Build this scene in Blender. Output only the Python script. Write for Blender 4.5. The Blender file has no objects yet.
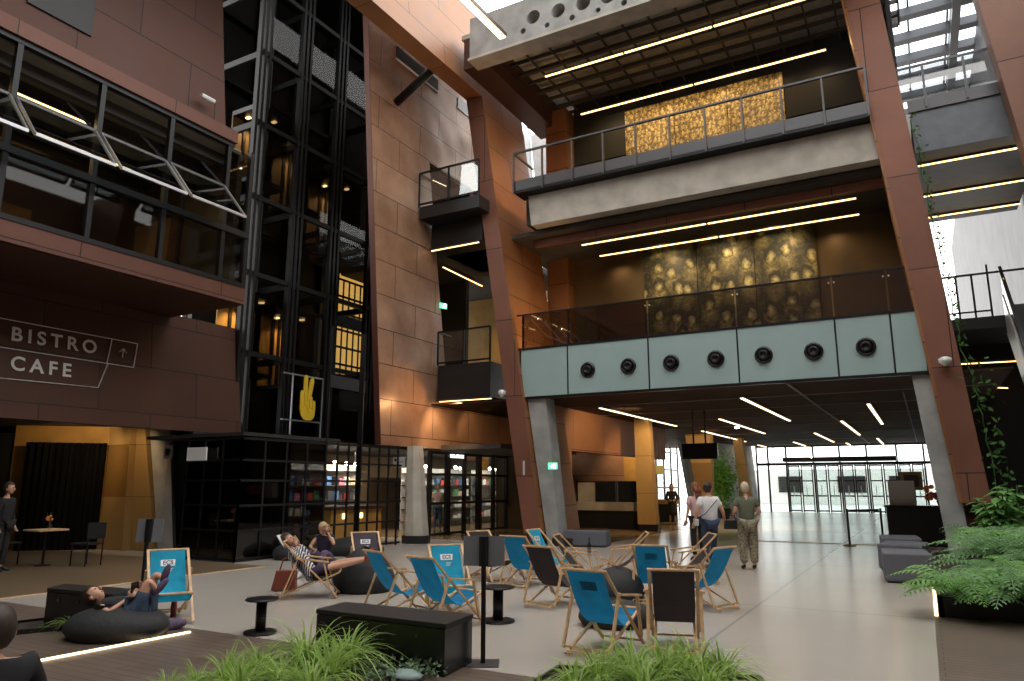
import bpy, bmesh, math, random
from mathutils import Vector, Matrix
from math import sin, cos, pi, radians as R
random.seed(7)
SC = bpy.context.scene
COL = SC.collection

# ------------------------------------------------------------------ camera
F, CX, CY, H = 727.0, 512.0, 340.5, 1.65
PITCH = math.atan(144.5 / F)
YAW = math.atan(413 / math.hypot(F, 144.5))
HX, HY = -sin(YAW), cos(YAW)
FW = Vector((HX * cos(PITCH), HY * cos(PITCH), sin(PITCH)))
RT = Vector((HY, -HX, 0))
UP = Vector((-HX * sin(PITCH), -HY * sin(PITCH), cos(PITCH)))
HD = Vector((HX, HY, 0))
cam = bpy.data.cameras.new('camera')
co = bpy.data.objects.new('camera', cam); COL.objects.link(co)
cam.sensor_width = 36; cam.lens = F * 36 / 1024; cam.clip_end = 300
co.location = (0, 0, H)
co.rotation_euler = (pi / 2 + PITCH, 0, YAW)
SC.camera = co


def at(u, v, x=None, y=None, z=None):
    d = FW + RT * ((u - CX) / F) + UP * (-(v - CY) / F)
    if x is not None: t = x / d.x
    elif y is not None: t = y / d.y
    else: t = (z - H) / d.z
    return Vector((0, 0, H)) + d * t


# ------------------------------------------------------------------ materials
def nodes(name):
    m = bpy.data.materials.new(name); m.use_nodes = True
    nt = m.node_tree
    return m, nt, nt.nodes['Principled BSDF']


def mat(name, col, rough=.6, metal=0., var=.0, scale=4., bump=0., col2=None, spec=.5, coat=0):
    m, nt, b = nodes(name)
    b.inputs['Roughness'].default_value = rough
    b.inputs['Metallic'].default_value = metal
    b.inputs['Specular IOR Level'].default_value = spec
    b.inputs['Coat Weight'].default_value = coat
    b.inputs['Base Color'].default_value = (*col, 1)
    if var or bump or col2:
        tc = nt.nodes.new('ShaderNodeTexCoord')
        n = nt.nodes.new('ShaderNodeTexNoise'); n.inputs['Scale'].default_value = scale
        n.inputs['Detail'].default_value = 6
        nt.links.new(tc.outputs['Object'], n.inputs['Vector'])
        r = nt.nodes.new('ShaderNodeValToRGB')
        c2 = col2 or tuple(min(1, c * (1 + var)) for c in col)
        c1 = col if col2 else tuple(c * (1 - var) for c in col)
        r.color_ramp.elements[0].position = .3; r.color_ramp.elements[1].position = .7
        r.color_ramp.elements[0].color = (*c1, 1); r.color_ramp.elements[1].color = (*c2, 1)
        nt.links.new(n.outputs['Fac'], r.inputs['Fac'])
        nt.links.new(r.outputs['Color'], b.inputs['Base Color'])
        if bump:
            bp = nt.nodes.new('ShaderNodeBump'); bp.inputs['Strength'].default_value = bump
            bp.inputs['Distance'].default_value = .02
            nt.links.new(n.outputs['Fac'], bp.inputs['Height'])
            nt.links.new(bp.outputs['Normal'], b.inputs['Normal'])
    return m


def panelled(name, plane, bw, bh, c1, c2, seam=(.02, .012, .01), rough=.5, metal=.4, off=(0, 0), mortar=.012, patch=.5, buckle=.25, streak=False):
    """metal cladding: staggered panels in the plane's own coordinates, patina noise"""
    m, nt, b = nodes(name)
    L = nt.links
    tc = nt.nodes.new('ShaderNodeTexCoord')
    sp = nt.nodes.new('ShaderNodeSeparateXYZ'); L.new(tc.outputs['Object'], sp.inputs[0])
    cb = nt.nodes.new('ShaderNodeCombineXYZ')
    L.new(sp.outputs['Y' if plane[0] == 'y' else 'X'], cb.inputs['X'])
    L.new(sp.outputs['Z' if plane[1] == 'z' else 'Y'], cb.inputs['Y'])
    ad = nt.nodes.new('ShaderNodeVectorMath'); ad.operation = 'ADD'; ad.inputs[1].default_value = (off[0], off[1], 0)
    L.new(cb.outputs[0], ad.inputs[0])
    br = nt.nodes.new('ShaderNodeTexBrick')
    br.inputs['Scale'].default_value = 1; br.inputs['Mortar Size'].default_value = mortar
    br.inputs['Brick Width'].default_value = bw; br.inputs['Row Height'].default_value = bh
    br.inputs['Mortar Smooth'].default_value = .1
    br.inputs['Bias'].default_value = 0
    br.inputs['Color1'].default_value = (.35, .35, .35, 1); br.inputs['Color2'].default_value = (.65, .65, .65, 1)
    L.new(ad.outputs[0], br.inputs['Vector'])
    n = nt.nodes.new('ShaderNodeTexNoise'); n.inputs['Scale'].default_value = .9; n.inputs['Detail'].default_value = 8
    n.inputs['Roughness'].default_value = .65
    L.new(tc.outputs['Object'], n.inputs['Vector'])
    n2 = nt.nodes.new('ShaderNodeTexNoise'); n2.inputs['Scale'].default_value = .35; n2.inputs['Detail'].default_value = 2
    L.new(tc.outputs['Object'], n2.inputs['Vector'])
    mx = nt.nodes.new('ShaderNodeMix'); mx.inputs[0].default_value = patch
    L.new(n.outputs['Fac'], mx.inputs[2]); L.new(br.outputs['Color'], mx.inputs[3])
    r = nt.nodes.new('ShaderNodeValToRGB')
    r.color_ramp.elements[0].position = .32; r.color_ramp.elements[1].position = .68
    r.color_ramp.elements[0].color = (*c1, 1); r.color_ramp.elements[1].color = (*c2, 1)
    L.new(mx.outputs[0], r.inputs['Fac'])
    m2 = nt.nodes.new('ShaderNodeMix'); m2.data_type = 'RGBA'
    L.new(br.outputs['Fac'], m2.inputs[0]); L.new(r.outputs['Color'], m2.inputs[6]); m2.inputs[7].default_value = (*seam, 1)
    L.new(m2.outputs[2], b.inputs['Base Color'])
    b.inputs['Metallic'].default_value = metal
    rr = nt.nodes.new('ShaderNodeMapRange'); rr.inputs[3].default_value = rough - .1; rr.inputs[4].default_value = rough + .14
    L.new(n.outputs['Fac'], rr.inputs[0]); L.new(rr.outputs[0], b.inputs['Roughness'])
    b1 = nt.nodes.new('ShaderNodeBump'); b1.inputs['Strength'].default_value = buckle; b1.inputs['Distance'].default_value = .12
    L.new(n2.outputs['Fac'], b1.inputs['Height'])
    inv = nt.nodes.new('ShaderNodeMath'); inv.operation = 'SUBTRACT'; inv.inputs[0].default_value = 1
    L.new(br.outputs['Fac'], inv.inputs[1])
    b2 = nt.nodes.new('ShaderNodeBump'); b2.inputs['Strength'].default_value = .5; b2.inputs['Distance'].default_value = .015
    L.new(inv.outputs[0], b2.inputs['Height']); L.new(b1.outputs['Normal'], b2.inputs['Normal'])
    L.new(b2.outputs['Normal'], b.inputs['Normal'])
    return m


def emis(name, col, s):
    m, nt, b = nodes(name)
    b.inputs['Base Color'].default_value = (*col, 1)
    b.inputs['Emission Color'].default_value = (*col, 1)
    b.inputs['Emission Strength'].default_value = s
    return m


def glass(name, tint=(.9, .95, .95), refl=.12, rough=.02, k=1.0):
    m = bpy.data.materials.new(name); m.use_nodes = True
    nt = m.node_tree; nt.nodes.clear(); L = nt.links
    o = nt.nodes.new('ShaderNodeOutputMaterial')
    t = nt.nodes.new('ShaderNodeBsdfTransparent'); t.inputs[0].default_value = (*tint, 1)
    g = nt.nodes.new('ShaderNodeBsdfGlossy'); g.inputs['Roughness'].default_value = rough
    f = nt.nodes.new('ShaderNodeFresnel')
    gm_ = nt.nodes.new('ShaderNodeNewGeometry'); io = nt.nodes.new('ShaderNodeMath'); io.operation = 'MULTIPLY_ADD'
    io.inputs[1].default_value = 1 / 1.5 - 1.5; io.inputs[2].default_value = 1.5; L.new(gm_.outputs['Backfacing'], io.inputs[0]); L.new(io.outputs[0], f.inputs[0])
    a = nt.nodes.new('ShaderNodeMath'); a.operation = 'MULTIPLY_ADD'; a.inputs[1].default_value = k; a.inputs[2].default_value = max(0, refl - .04); a.use_clamp = True
    mx = nt.nodes.new('ShaderNodeMixShader')
    L.new(f.outputs[0], a.inputs[0]); L.new(a.outputs[0], mx.inputs[0]); L.new(t.outputs[0], mx.inputs[1]); L.new(g.outputs[0], mx.inputs[2])
    L.new(mx.outputs[0], o.inputs[0])
    return m


RC1, RC2 = (.135, .047, .026), (.275, .105, .055)
M = {
 'rust_yz': panelled('rust_yz', 'yz', 2.6, 1.08, RC1, RC2, metal=.45, rough=.47),
 'rust_wall': panelled('rust_wall', 'yz', 2.1, 1.02, (.205, .097, .052), (.42, .255, .165), metal=.15, rough=.34, buckle=1.6, patch=.35),
 'rust_xz': panelled('rust_xz', 'xz', 2.2, 2.3, (.16, .062, .038), (.26, .105, .066), metal=.15, rough=.5, off=(.3, .4)),
 'rust_dark': panelled('rust_dark', 'yz', 2.6, 1.15, (.06, .026, .018), (.10, .042, .028), metal=.35, rough=.55, buckle=.15, off=(.5, .1)),
 'rust_pillar': panelled('rust_pillar', 'yz', 3.4, 1.25, (.19, .075, .028), (.36, .155, .06), metal=.12, rough=.42, off=(.6, .2)),
 'foyer_rust': panelled('foyer_rust', 'yz', 2.6, 1.4, (.17, .07, .032), (.3, .135, .055), metal=.1, rough=.55),
 'ochre': panelled('ochre', 'yz', 6, 1.35, (.30, .185, .065), (.40, .26, .10), metal=0, rough=.6, seam=(.2, .11, .03), buckle=.05),
 'amber': mat('amber', (.38, .215, .05), .7, var=.2, scale=1.5),
 'olive': mat('olive', (.10, .065, .03), .7, var=.25, scale=1.2),
 'concrete': mat('concrete', (.31, .31, .30), .75, var=.22, scale=2.2, bump=.15),
 'concrete_warm': mat('concrete_warm', (.42, .385, .33), .75, var=.18, scale=2.2, bump=.15),
 'plank_concrete': panelled('plank_concrete', 'yz', 30, .28, (.30, .29, .28), (.42, .41, .39), seam=(.22, .21, .2), metal=0, rough=.7, buckle=.05),
 'black': mat('black', (.012, .012, .013), .5),
 'black_gloss': mat('black_gloss', (.010, .010, .011), .25),
 'black_metal': mat('black_metal', (.016, .016, .018), .38, .5),
 'grey_metal': mat('grey_metal', (.10, .10, .105), .4, .6),
 'steel': mat('steel', (.62, .63, .64), .35, .6),
 'alu': mat('alu', (.45, .46, .48), .4, .8),
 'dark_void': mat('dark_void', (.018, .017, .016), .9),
 'dark_ceiling': mat('dark_ceiling', (.06, .052, .045), .8, var=.2),
 'grey_ceiling': mat('grey_ceiling', (.42, .41, .37), .75, var=.2),
 'slat': mat('slat', (.055, .048, .042), .7),
 'white': mat('white', (.75, .75, .74), .5),
 'off_white': mat('off_white', (.5, .52, .53), .6, var=.1),
 'teal_glass': mat('teal_glass', (.33, .44, .435), .16, coat=.6, var=.05, scale=.8),
 'wood': mat('wood', (.62, .40, .205), .5, var=.22, scale=9),
 'bean': mat('bean', (.016, .017, .019), .75, var=.3, scale=30, bump=.2),
 'grey_fabric': mat('grey_fabric', (.12, .125, .145), .85, var=.15, scale=40),
 'skin': mat('skin', (.56, .31, .21), .55, var=.06, scale=9),
 'soil': mat('soil', (.03, .022, .016), .95, var=.4, scale=30, bump=.5),
 'glass': glass('glass'), 'glass_dark': glass('glass_dark', (.6, .6, .6), .05, k=.4), 'glass_tower': glass('glass_tower', (.7, .7, .7), .04, k=.3),
 'glass_rail': glass('glass_rail', (.60, .60, .60), .10),
 'glass_smoke': glass('glass_smoke', (.30, .31, .32), .10, .03),
 'sash_glass': glass('sash_glass', (.45, .5, .52), .42),
 'warm': emis('warm', (1, .62, .24), 3.2), 'warm_top': emis('warm_top', (1, .62, .22), 3.6), 'cool': emis('cool', (1, .76, .48), 3.2),
 'bulb': emis('bulb', (1, .9, .75), 30), 'exit': emis('exit', (.12, .85, .42), 1.2), 'deckled': emis('deckled', (1, .72, .42), 3.),
 'white_em': emis('white_em', (1, 1, 1), 3),
 'yellow': mat('yellow', (.85, .55, .03), .5), 'red': mat('red', (.6, .04, .03), .5), 'orange': mat('orange', (.85, .24, .05), .5),
 'leather': mat('leather', (.24, .055, .03), .5, var=.1),
 'blonde': mat('blonde', (.45, .32, .17), .6, var=.2, scale=30), 'brown_hair': mat('brown_hair', (.035, .02, .014), .6, var=.3, scale=30),
 'grey_blonde': mat('grey_blonde', (.55, .47, .34), .6, var=.2, scale=30), 'red_hair': mat('red_hair', (.22, .07, .03), .6),
 'tee': mat('tee', (.72, .71, .72), .85, var=.05, scale=12), 'jeans': mat('jeans', (.035, .055, .11), .85, var=.2, scale=20),
 'khaki': mat('khaki', (.12, .13, .09), .85, var=.1, scale=12),
 'camo': mat('camo', (.09, .075, .04), .85, scale=26, col2=(.38, .34, .24)), 'pink': mat('pink', (.65, .42, .42), .85),
 'black_cloth': mat('black_cloth', (.014, .014, .016), .9), 'denim': mat('denim', (.05, .08, .13), .9, var=.2, scale=30),
 'violet': mat('violet', (.10, .07, .13), .85, var=.3, scale=20),
 'navy': mat('navy', (.03, .02, .05), .85), 'cola': mat('cola', (.25, .02, .015), .2),
 'print_shadow': mat('print_shadow', (.006, .09, .15), .8), 'print_navy': mat('print_navy', (.03, .08, .16), .7),
}


def add_stripe(name, c1, c2, scale, axis='x'):
    m, nt, b = nodes(name)
    tc = nt.nodes.new('ShaderNodeTexCoord'); w = nt.nodes.new('ShaderNodeTexWave')
    w.inputs['Scale'].default_value = scale; w.bands_direction = axis.upper()
    r = nt.nodes.new('ShaderNodeValToRGB'); r.color_ramp.interpolation = 'CONSTANT'
    r.color_ramp.elements[1].position = .5
    r.color_ramp.elements[0].color = (*c1, 1); r.color_ramp.elements[1].color = (*c2, 1)
    nt.links.new(tc.outputs['Object'], w.inputs['Vector']); nt.links.new(w.outputs['Color'], r.inputs['Fac'])
    nt.links.new(r.outputs['Color'], b.inputs['Base Color']); b.inputs['Roughness'].default_value = .85
    return m


M['stripes'] = add_stripe('stripes', (.6, .6, .6), (.03, .03, .06), 9, 'x')


def cloth(name, col, trans=.35):
    m = bpy.data.materials.new(name); m.use_nodes = True
    nt = m.node_tree; b = nt.nodes['Principled BSDF']; L = nt.links
    tc = nt.nodes.new('ShaderNodeTexCoord'); n = nt.nodes.new('ShaderNodeTexNoise'); n.inputs['Scale'].default_value = 5
    L.new(tc.outputs['Object'], n.inputs['Vector'])
    r = nt.nodes.new('ShaderNodeValToRGB'); r.color_ramp.elements[0].position = .3; r.color_ramp.elements[1].position = .7
    r.color_ramp.elements[0].color = (*[c * .85 for c in col], 1); r.color_ramp.elements[1].color = (*[min(1, c * 1.1) for c in col], 1)
    L.new(n.outputs['Fac'], r.inputs['Fac']); L.new(r.outputs['Color'], b.inputs['Base Color'])
    b.inputs['Roughness'].default_value = .85
    t = nt.nodes.new('ShaderNodeBsdfTranslucent'); L.new(r.outputs['Color'], t.inputs[0])
    mx = nt.nodes.new('ShaderNodeMixShader'); mx.inputs[0].default_value = trans
    L.new(b.outputs[0], mx.inputs[1]); L.new(t.outputs[0], mx.inputs[2]); L.new(mx.outputs[0], nt.nodes['Material Output'].inputs[0])
    return m


M['sling_blue'] = cloth('sling_blue', (.008, .21, .43), .3)
M['sling_cyan'] = cloth('sling_cyan', (.012, .36, .58), .3)
M['sling_brown'] = cloth('sling_brown', (.035, .026, .028), .15)
M['sling_plum'] = cloth('sling_plum', (.075, .06, .075), .2)
M['grass'] = cloth('grass', (.30, .46, .10), .45)
M['grass_pale'] = cloth('grass_pale', (.45, .58, .22), .45)
M['fern'] = cloth('fern', (.24, .46, .15), .4)
M['fern_blue'] = cloth('fern_blue', (.24, .42, .20), .4)
M['leaf'] = cloth('leaf', (.06, .15, .035), .35)
M['leaf_bright'] = cloth('leaf_bright', (.12, .36, .05), .4)


def floor_mat(name, c1, c2, rough, bw, bh, seam, off=(0, 0), mort=.006, sd=.35):
    m, nt, b = nodes(name); L = nt.links
    tc = nt.nodes.new('ShaderNodeTexCoord')
    ad = nt.nodes.new('ShaderNodeVectorMath'); ad.operation = 'ADD'; ad.inputs[1].default_value = (off[0], off[1], 0)
    L.new(tc.outputs['Object'], ad.inputs[0])
    br = nt.nodes.new('ShaderNodeTexBrick'); br.inputs['Scale'].default_value = 1; br.inputs['Mortar Size'].default_value = mort
    br.inputs['Brick Width'].default_value = bw; br.inputs['Row Height'].default_value = bh; br.offset = .5 if bw < 4 else 0
    br.inputs['Color1'].default_value = (.42, .42, .42, 1); br.inputs['Color2'].default_value = (.58, .58, .58, 1)
    L.new(ad.outputs[0], br.inputs['Vector'])
    n = nt.nodes.new('ShaderNodeTexNoise'); n.inputs['Scale'].default_value = sd; n.inputs['Detail'].default_value = 9; n.inputs['Roughness'].default_value = .6
    L.new(tc.outputs['Object'], n.inputs['Vector'])
    mx = nt.nodes.new('ShaderNodeMix'); mx.inputs[0].default_value = .4; L.new(n.outputs['Fac'], mx.inputs[2]); L.new(br.outputs['Color'], mx.inputs[3])
    r = nt.nodes.new('ShaderNodeValToRGB'); r.color_ramp.elements[0].position = .3; r.color_ramp.elements[1].position = .7
    r.color_ramp.elements[0].color = (*c1, 1); r.color_ramp.elements[1].color = (*c2, 1); L.new(mx.outputs[0], r.inputs['Fac'])
    m2 = nt.nodes.new('ShaderNodeMix'); m2.data_type = 'RGBA'; L.new(br.outputs['Fac'], m2.inputs[0]); L.new(r.outputs['Color'], m2.inputs[6]); m2.inputs[7].default_value = (*seam, 1)
    L.new(m2.outputs[2], b.inputs['Base Color'])
    rr = nt.nodes.new('ShaderNodeMapRange'); rr.inputs[3].default_value = rough - .03; rr.inputs[4].default_value = rough + .04
    L.new(n.outputs['Fac'], rr.inputs[0]); L.new(rr.outputs[0], b.inputs['Roughness'])
    return m


M['floor'] = floor_mat('floor', (.40, .365, .325), (.47, .435, .39), .21, 12, 6.0, (.3, .29, .27), (2.2, 1.0), .02, sd=.22)
M['deck'] = floor_mat('deck', (.085, .06, .046), (.165, .125, .10), .42, 2.2, .12, (.03, .022, .018), sd=2.0)
M['foyer_floor'] = floor_mat('foyer_floor', (.15, .10, .055), (.26, .185, .11), .22, 1.4, .3, (.10, .07, .04), sd=.8)
M['bistro_floor'] = floor_mat('bistro_floor', (.14, .10, .06), (.20, .145, .09), .3, 1.4, .3, (.10, .07, .04), sd=.8)
M['paving'] = mat('paving', (.55, .54, .52), .6, var=.1)


# ------------------------------------------------------------------ mesh builder
class MB:
    def __init__(s): s.v = []; s.f = []; s.mi = []; s.cur = 0
    def add(s, vs, fs):
        n = len(s.v); s.v += [tuple(v) for v in vs]
        s.f += [tuple(i + n for i in f) for f in fs]; s.mi += [s.cur] * len(fs); return s
    def box(s, x0, x1, y0, y1, z0, z1):
        return s.hexa([(x0, y0, z0), (x1, y0, z0), (x1, y1, z0), (x0, y1, z0), (x0, y0, z1), (x1, y0, z1), (x1, y1, z1), (x0, y1, z1)])
    def hexa(s, p):
        return s.add(p, [(3, 2, 1, 0), (4, 5, 6, 7), (0, 1, 5, 4), (1, 2, 6, 5), (2, 3, 7, 6), (3, 0, 4, 7)])
    def quad(s, *p): return s.add(p, [tuple(range(len(p)))])
    def tube(s, a, b, r, n=8, r2=None, cap=True):
        a, b = Vector(a), Vector(b); d = b - a
        if d.length < 1e-6: return s
        q = d.to_track_quat('Z', 'Y'); r2 = r if r2 is None else r2
        vs = [a + q @ Vector((r * cos(2 * pi * i / n), r * sin(2 * pi * i / n), 0)) for i in range(n)]
        vs += [b + q @ Vector((r2 * cos(2 * pi * i / n), r2 * sin(2 * pi * i / n), 0)) for i in range(n)]
        fs = [(i, (i + 1) % n, (i + 1) % n + n, i + n) for i in range(n)]
        if cap: fs += [tuple(reversed(range(n))), tuple(range(n, 2 * n))]
        return s.add(vs, fs)
    def path(s, pts, r, n=6):
        for a, b in zip(pts, pts[1:]): s.tube(a, b, r, n)
        return s
    def bar(s, a, b, w, h, up=(0, 0, 1)):
        a, b = Vector(a), Vector(b); d = (b - a).normalized()
        sx = d.cross(Vector(up))
        if sx.length < 1e-4: sx = d.cross(Vector((0, 1, 0)))
        sx.normalize(); uz = sx.cross(d).normalized(); X = sx * w / 2; Z = uz * h / 2
        return s.hexa([a - X - Z, a + X - Z, b + X - Z, b - X - Z, a - X + Z, a + X + Z, b + X + Z, b - X + Z])
    def lathe(s, prof, c=(0, 0, 0), n=20, axis='z'):
        c = Vector(c); vs = []
        for r, h in prof:
            for i in range(n):
                t = 2 * pi * i / n
                p = Vector((r * cos(t), r * sin(t), h))
                if axis == 'y': p = Vector((r * cos(t), h, r * sin(t)))
                if axis == 'x': p = Vector((h, r * cos(t), r * sin(t)))
                vs.append(c + p)
        fs = []
        for k in range(len(prof) - 1):
            for i in range(n):
                j = (i + 1) % n; fs.append((k * n + i, k * n + j, (k + 1) * n + j, (k + 1) * n + i))
        fs += [tuple(reversed(range(n))), tuple(range((len(prof) - 1) * n, len(prof) * n))]
        return s.add(vs, fs)
    def ball(s, c, rx, ry, rz, n=14, m=9):
        vs = []; fs = []
        for k in range(m + 1):
            ph = pi * k / m
            for i in range(n):
                t = 2 * pi * i / n
                vs.append((c[0] + rx * sin(ph) * cos(t), c[1] + ry * sin(ph) * sin(t), c[2] + rz * cos(ph)))
        for k in range(m):
            for i in range(n):
                j = (i + 1) % n; fs.append((k * n + i, (k + 1) * n + i, (k + 1) * n + j, k * n + j))
        return s.add(vs, fs)
    def poly(s, pts, d):
        """polygon extruded by vector d"""
        n = len(pts); d = Vector(d); pts = [Vector(p) for p in pts]
        vs = pts + [p + d for p in pts]
        fs = [tuple(reversed(range(n))), tuple(range(n, 2 * n))] + [(i, (i + 1) % n, (i + 1) % n + n, i + n) for i in range(n)]
        return s.add(vs, fs)
    def xf(s, mt):
        s.v = [tuple(mt @ Vector(v)) for v in s.v]; return s
    def build(s, name, m, parent=None, smooth=False, bevel=0, world=False):
        me = bpy.data.meshes.new(name)
        o3 = parent.location if (parent is not None and world) else Vector((0, 0, 0))
        if world and parent is not None and parent.parent is not None: o3 = o3 + parent.parent.location
        me.from_pydata([(v[0] - o3[0], v[1] - o3[1], v[2] - o3[2]) for v in s.v], [], s.f)
        ms = m if isinstance(m, (list, tuple)) else [m]
        for q in ms: me.materials.append(M[q] if isinstance(q, str) else q)
        if len(ms) > 1: me.polygons.foreach_set('material_index', s.mi)
        bm = bmesh.new(); bm.from_mesh(me); bmesh.ops.recalc_face_normals(bm, faces=bm.faces); bm.to_mesh(me); bm.free()
        if smooth: me.polygons.foreach_set('use_smooth', [True] * len(me.polygons))
        ob = bpy.data.objects.new(name, me); COL.objects.link(ob)
        if parent is not None: ob.parent = parent
        if bevel:
            b = ob.modifiers.new('b', 'BEVEL'); b.width = bevel; b.segments = 2; b.limit_method = 'ANGLE'
        return ob


def tag(o, label=None, cat=None, group=None, kind=None):
    if label: o['label'] = label
    if cat: o['category'] = cat
    if group: o['group'] = group
    if kind: o['kind'] = kind
    return o


def T(name, label, cat, loc=(0, 0, 0), rz=0, group=None):
    o = bpy.data.objects.new(name, None); COL.objects.link(o); o.empty_display_size = .1
    o.location = loc; o.rotation_euler = (0, 0, rz)
    return tag(o, label, cat, group)


def struct(name, mb, m, parent=None, **k):
    o = mb.build(name, m, parent, **k)
    if parent is None: o['kind'] = 'structure'
    return o


def kids(o): return [c for c in COL.objects if c.parent == o]


def dup(root, loc, rz=0, label=None, scale=None):
    r = root.copy(); COL.objects.link(r); r.location = loc; r.rotation_euler = (0, 0, rz)
    if scale: r.scale = (scale,) * 3
    if label: r['label'] = label
    for ch in kids(root):
        c = ch.copy(); COL.objects.link(c); c.parent = r
        for g in kids(ch):
            d = g.copy(); COL.objects.link(d); d.parent = c
    return r


def text(body, size, name, m, mt, parent=None, ext=.004, align='CENTER', sp=1.0, bold=0.0):
    """lettering as mesh; mt maps the text's own xy plane into the world"""
    cu = bpy.data.curves.new(name, 'FONT'); cu.body = body; cu.size = size; cu.extrude = ext; cu.align_x = align
    cu.align_y = 'CENTER'; cu.space_character = sp; cu.offset = bold
    tmp = bpy.data.objects.new('tmp', cu); COL.objects.link(tmp)
    dg = bpy.context.evaluated_depsgraph_get(); dg.update()
    me = bpy.data.meshes.new_from_object(tmp.evaluated_get(dg)); me.name = name
    bpy.data.objects.remove(tmp)
    me.transform(mt); me.materials.clear(); me.materials.append(M[m])
    o = bpy.data.objects.new(name, me); COL.objects.link(o)
    if parent is not None: o.parent = parent
    return o


def frame_mt(o, ex, ey):
    ex = Vector(ex).normalized(); ey = Vector(ey).normalized(); ez = ex.cross(ey)
    m = Matrix((ex, ey, ez)).transposed().to_4x4(); m.translation = Vector(o); return m


# ================================================================== SETTING
# floors
struct('floor', MB().box(-26, 8, -6, 19.2, -.3, 0).box(-10.4, 6, 19.2, 49, -.3, 0), 'floor')
struct('floor_foyer', MB().box(-26, -10.4, 19.2, 49, -.3, 0).box(-10.4, -8.2, 19.2, 32, -.02, .004), 'foyer_floor')
struct('floor_bistro', MB().box(-26, -12.1, -6, 11.2, -.02, .005), 'bistro_floor')
struct('floor_deck', MB().box(-14, -2.45, -2, 6.02, -.02, .008).box(-.05, 8, -2, 14.2, -.02, .008), 'deck')
struct('trim_1', MB().box(-12.12, -12.07, -6, 11.2, -.01, .009).box(-4.8, -.1, 23.2, 23.5, -.01, .006), 'wood')
struct('paving_outside', MB().box(-30, 20, 49, 110, -.3, -.02), 'paving')

# ---- left building
lb = MB()
lb.hexa([(-16.6, -6, 3.0), (-16.3, -6, 3.0), (-16.3, 13.95, 3.0), (-16.6, 13.95, 3.0),
         (-16.95, -6, 6.0), (-16.65, -6, 6.0), (-16.65, 13.85, 6.0), (-16.95, 13.85, 6.0)])
struct('wall_left', lb, 'rust_dark')
ov = MB()
ov.box(-16.7, -14.0, -6, 11.72, 5.9, 6.32)                       # overhanging floor slab band
struct('wall_left_band', ov, 'rust_dark')
uw = MB()
uw.box(-19, -13.92, -6, 11.1, 9.82, 10.12)
uw.hexa([(-14.6, -6, 10.12), (-14.15, -6, 10.12), (-14.15, 10.98, 10.12), (-14.6, 10.98, 10.12),
         (-14.8, -6, 19), (-14.35, -6, 19), (-14.35, 10.1, 19), (-14.8, 10.1, 19)])
struct('wall_left_upper', uw, 'rust_dark')
struct('trim_2', MB().box(-13.92, -13.86, -6, 11.12, 9.82, 10.12), panelled('rust_band', 'yz', 3.3, 3, (.10, .04, .028), (.15, .062, .042), metal=.35, off=(.5, 0)))
struct('trim_3', MB().box(-14.0, -13.94, -6, 11.74, 5.92, 6.34), panelled('rust_band_low', 'yz', 3.3, 3, (.10, .04, .028), (.15, .062, .042), metal=.35, off=(.5, 0)))
# dark square opening at the top of the upper wall
struct('trim_4', MB().box(-14.25, -14.12, 6.3, 7.55, 10.72, 12.2), 'black')
# upper room behind the windows
rm = MB()
rm.box(-19.2, -19, -6, 11.6, 6.3, 9.8)
rm.box(-19, -14.2, 11.45, 11.6, 6.3, 9.8)
struct('wall_upper_room', rm, 'olive')
struct('ceiling_upper_room', MB().box(-19, -14.1, -6, 11.45, 9.7, 9.82), mat('upper_ceil', (.22, .2, .15), .8))
sl = MB()
for k in range(6): sl.box(-18.6 + k * .8, -18.45 + k * .8, -6, 11.3, 9.45, 9.7)
struct('trim_5', sl, 'slat')
struct('floor_upper_room', MB().box(-19, -14.1, -6, 11.5, 6.3, 6.36), 'dark_ceiling')
struct('trim_6', MB().box(-18.0, -16.6, 11.38, 11.44, 6.36, 8.5).box(-18.98, -18.9, 7.2, 9.2, 6.36, 8.4), 'amber')
# window band frames
MY = [3.05, 4.65, 6.22, 7.83, 9.42, 10.98, 11.66]
wf = MB()
for y in MY: wf.box(-14.05, -13.93, y - .05, y + .05, 6.34, 9.82)
wf.box(-14.06, -13.92, -6, 11.7, 6.32, 6.42).box(-14.06, -13.90, -6, 11.7, 7.56, 7.70).box(-14.06, -13.92, -6, 11.1, 9.72, 9.82)
for y in MY[-2:]: wf.box(-15.6, -15.5, y - .04, y + .04, 6.34, 9.8)
wn = struct('window_1', MB().box(-14.01, -13.99, -6, 11.66, 6.42, 7.56), 'glass_dark')
wf.build('window_frame', 'black_metal', wn)
MB().box(-14.01, -13.99, 11.02, 11.62, 7.7, 9.72).build('window_pane', 'glass_dark', wn)
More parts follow.
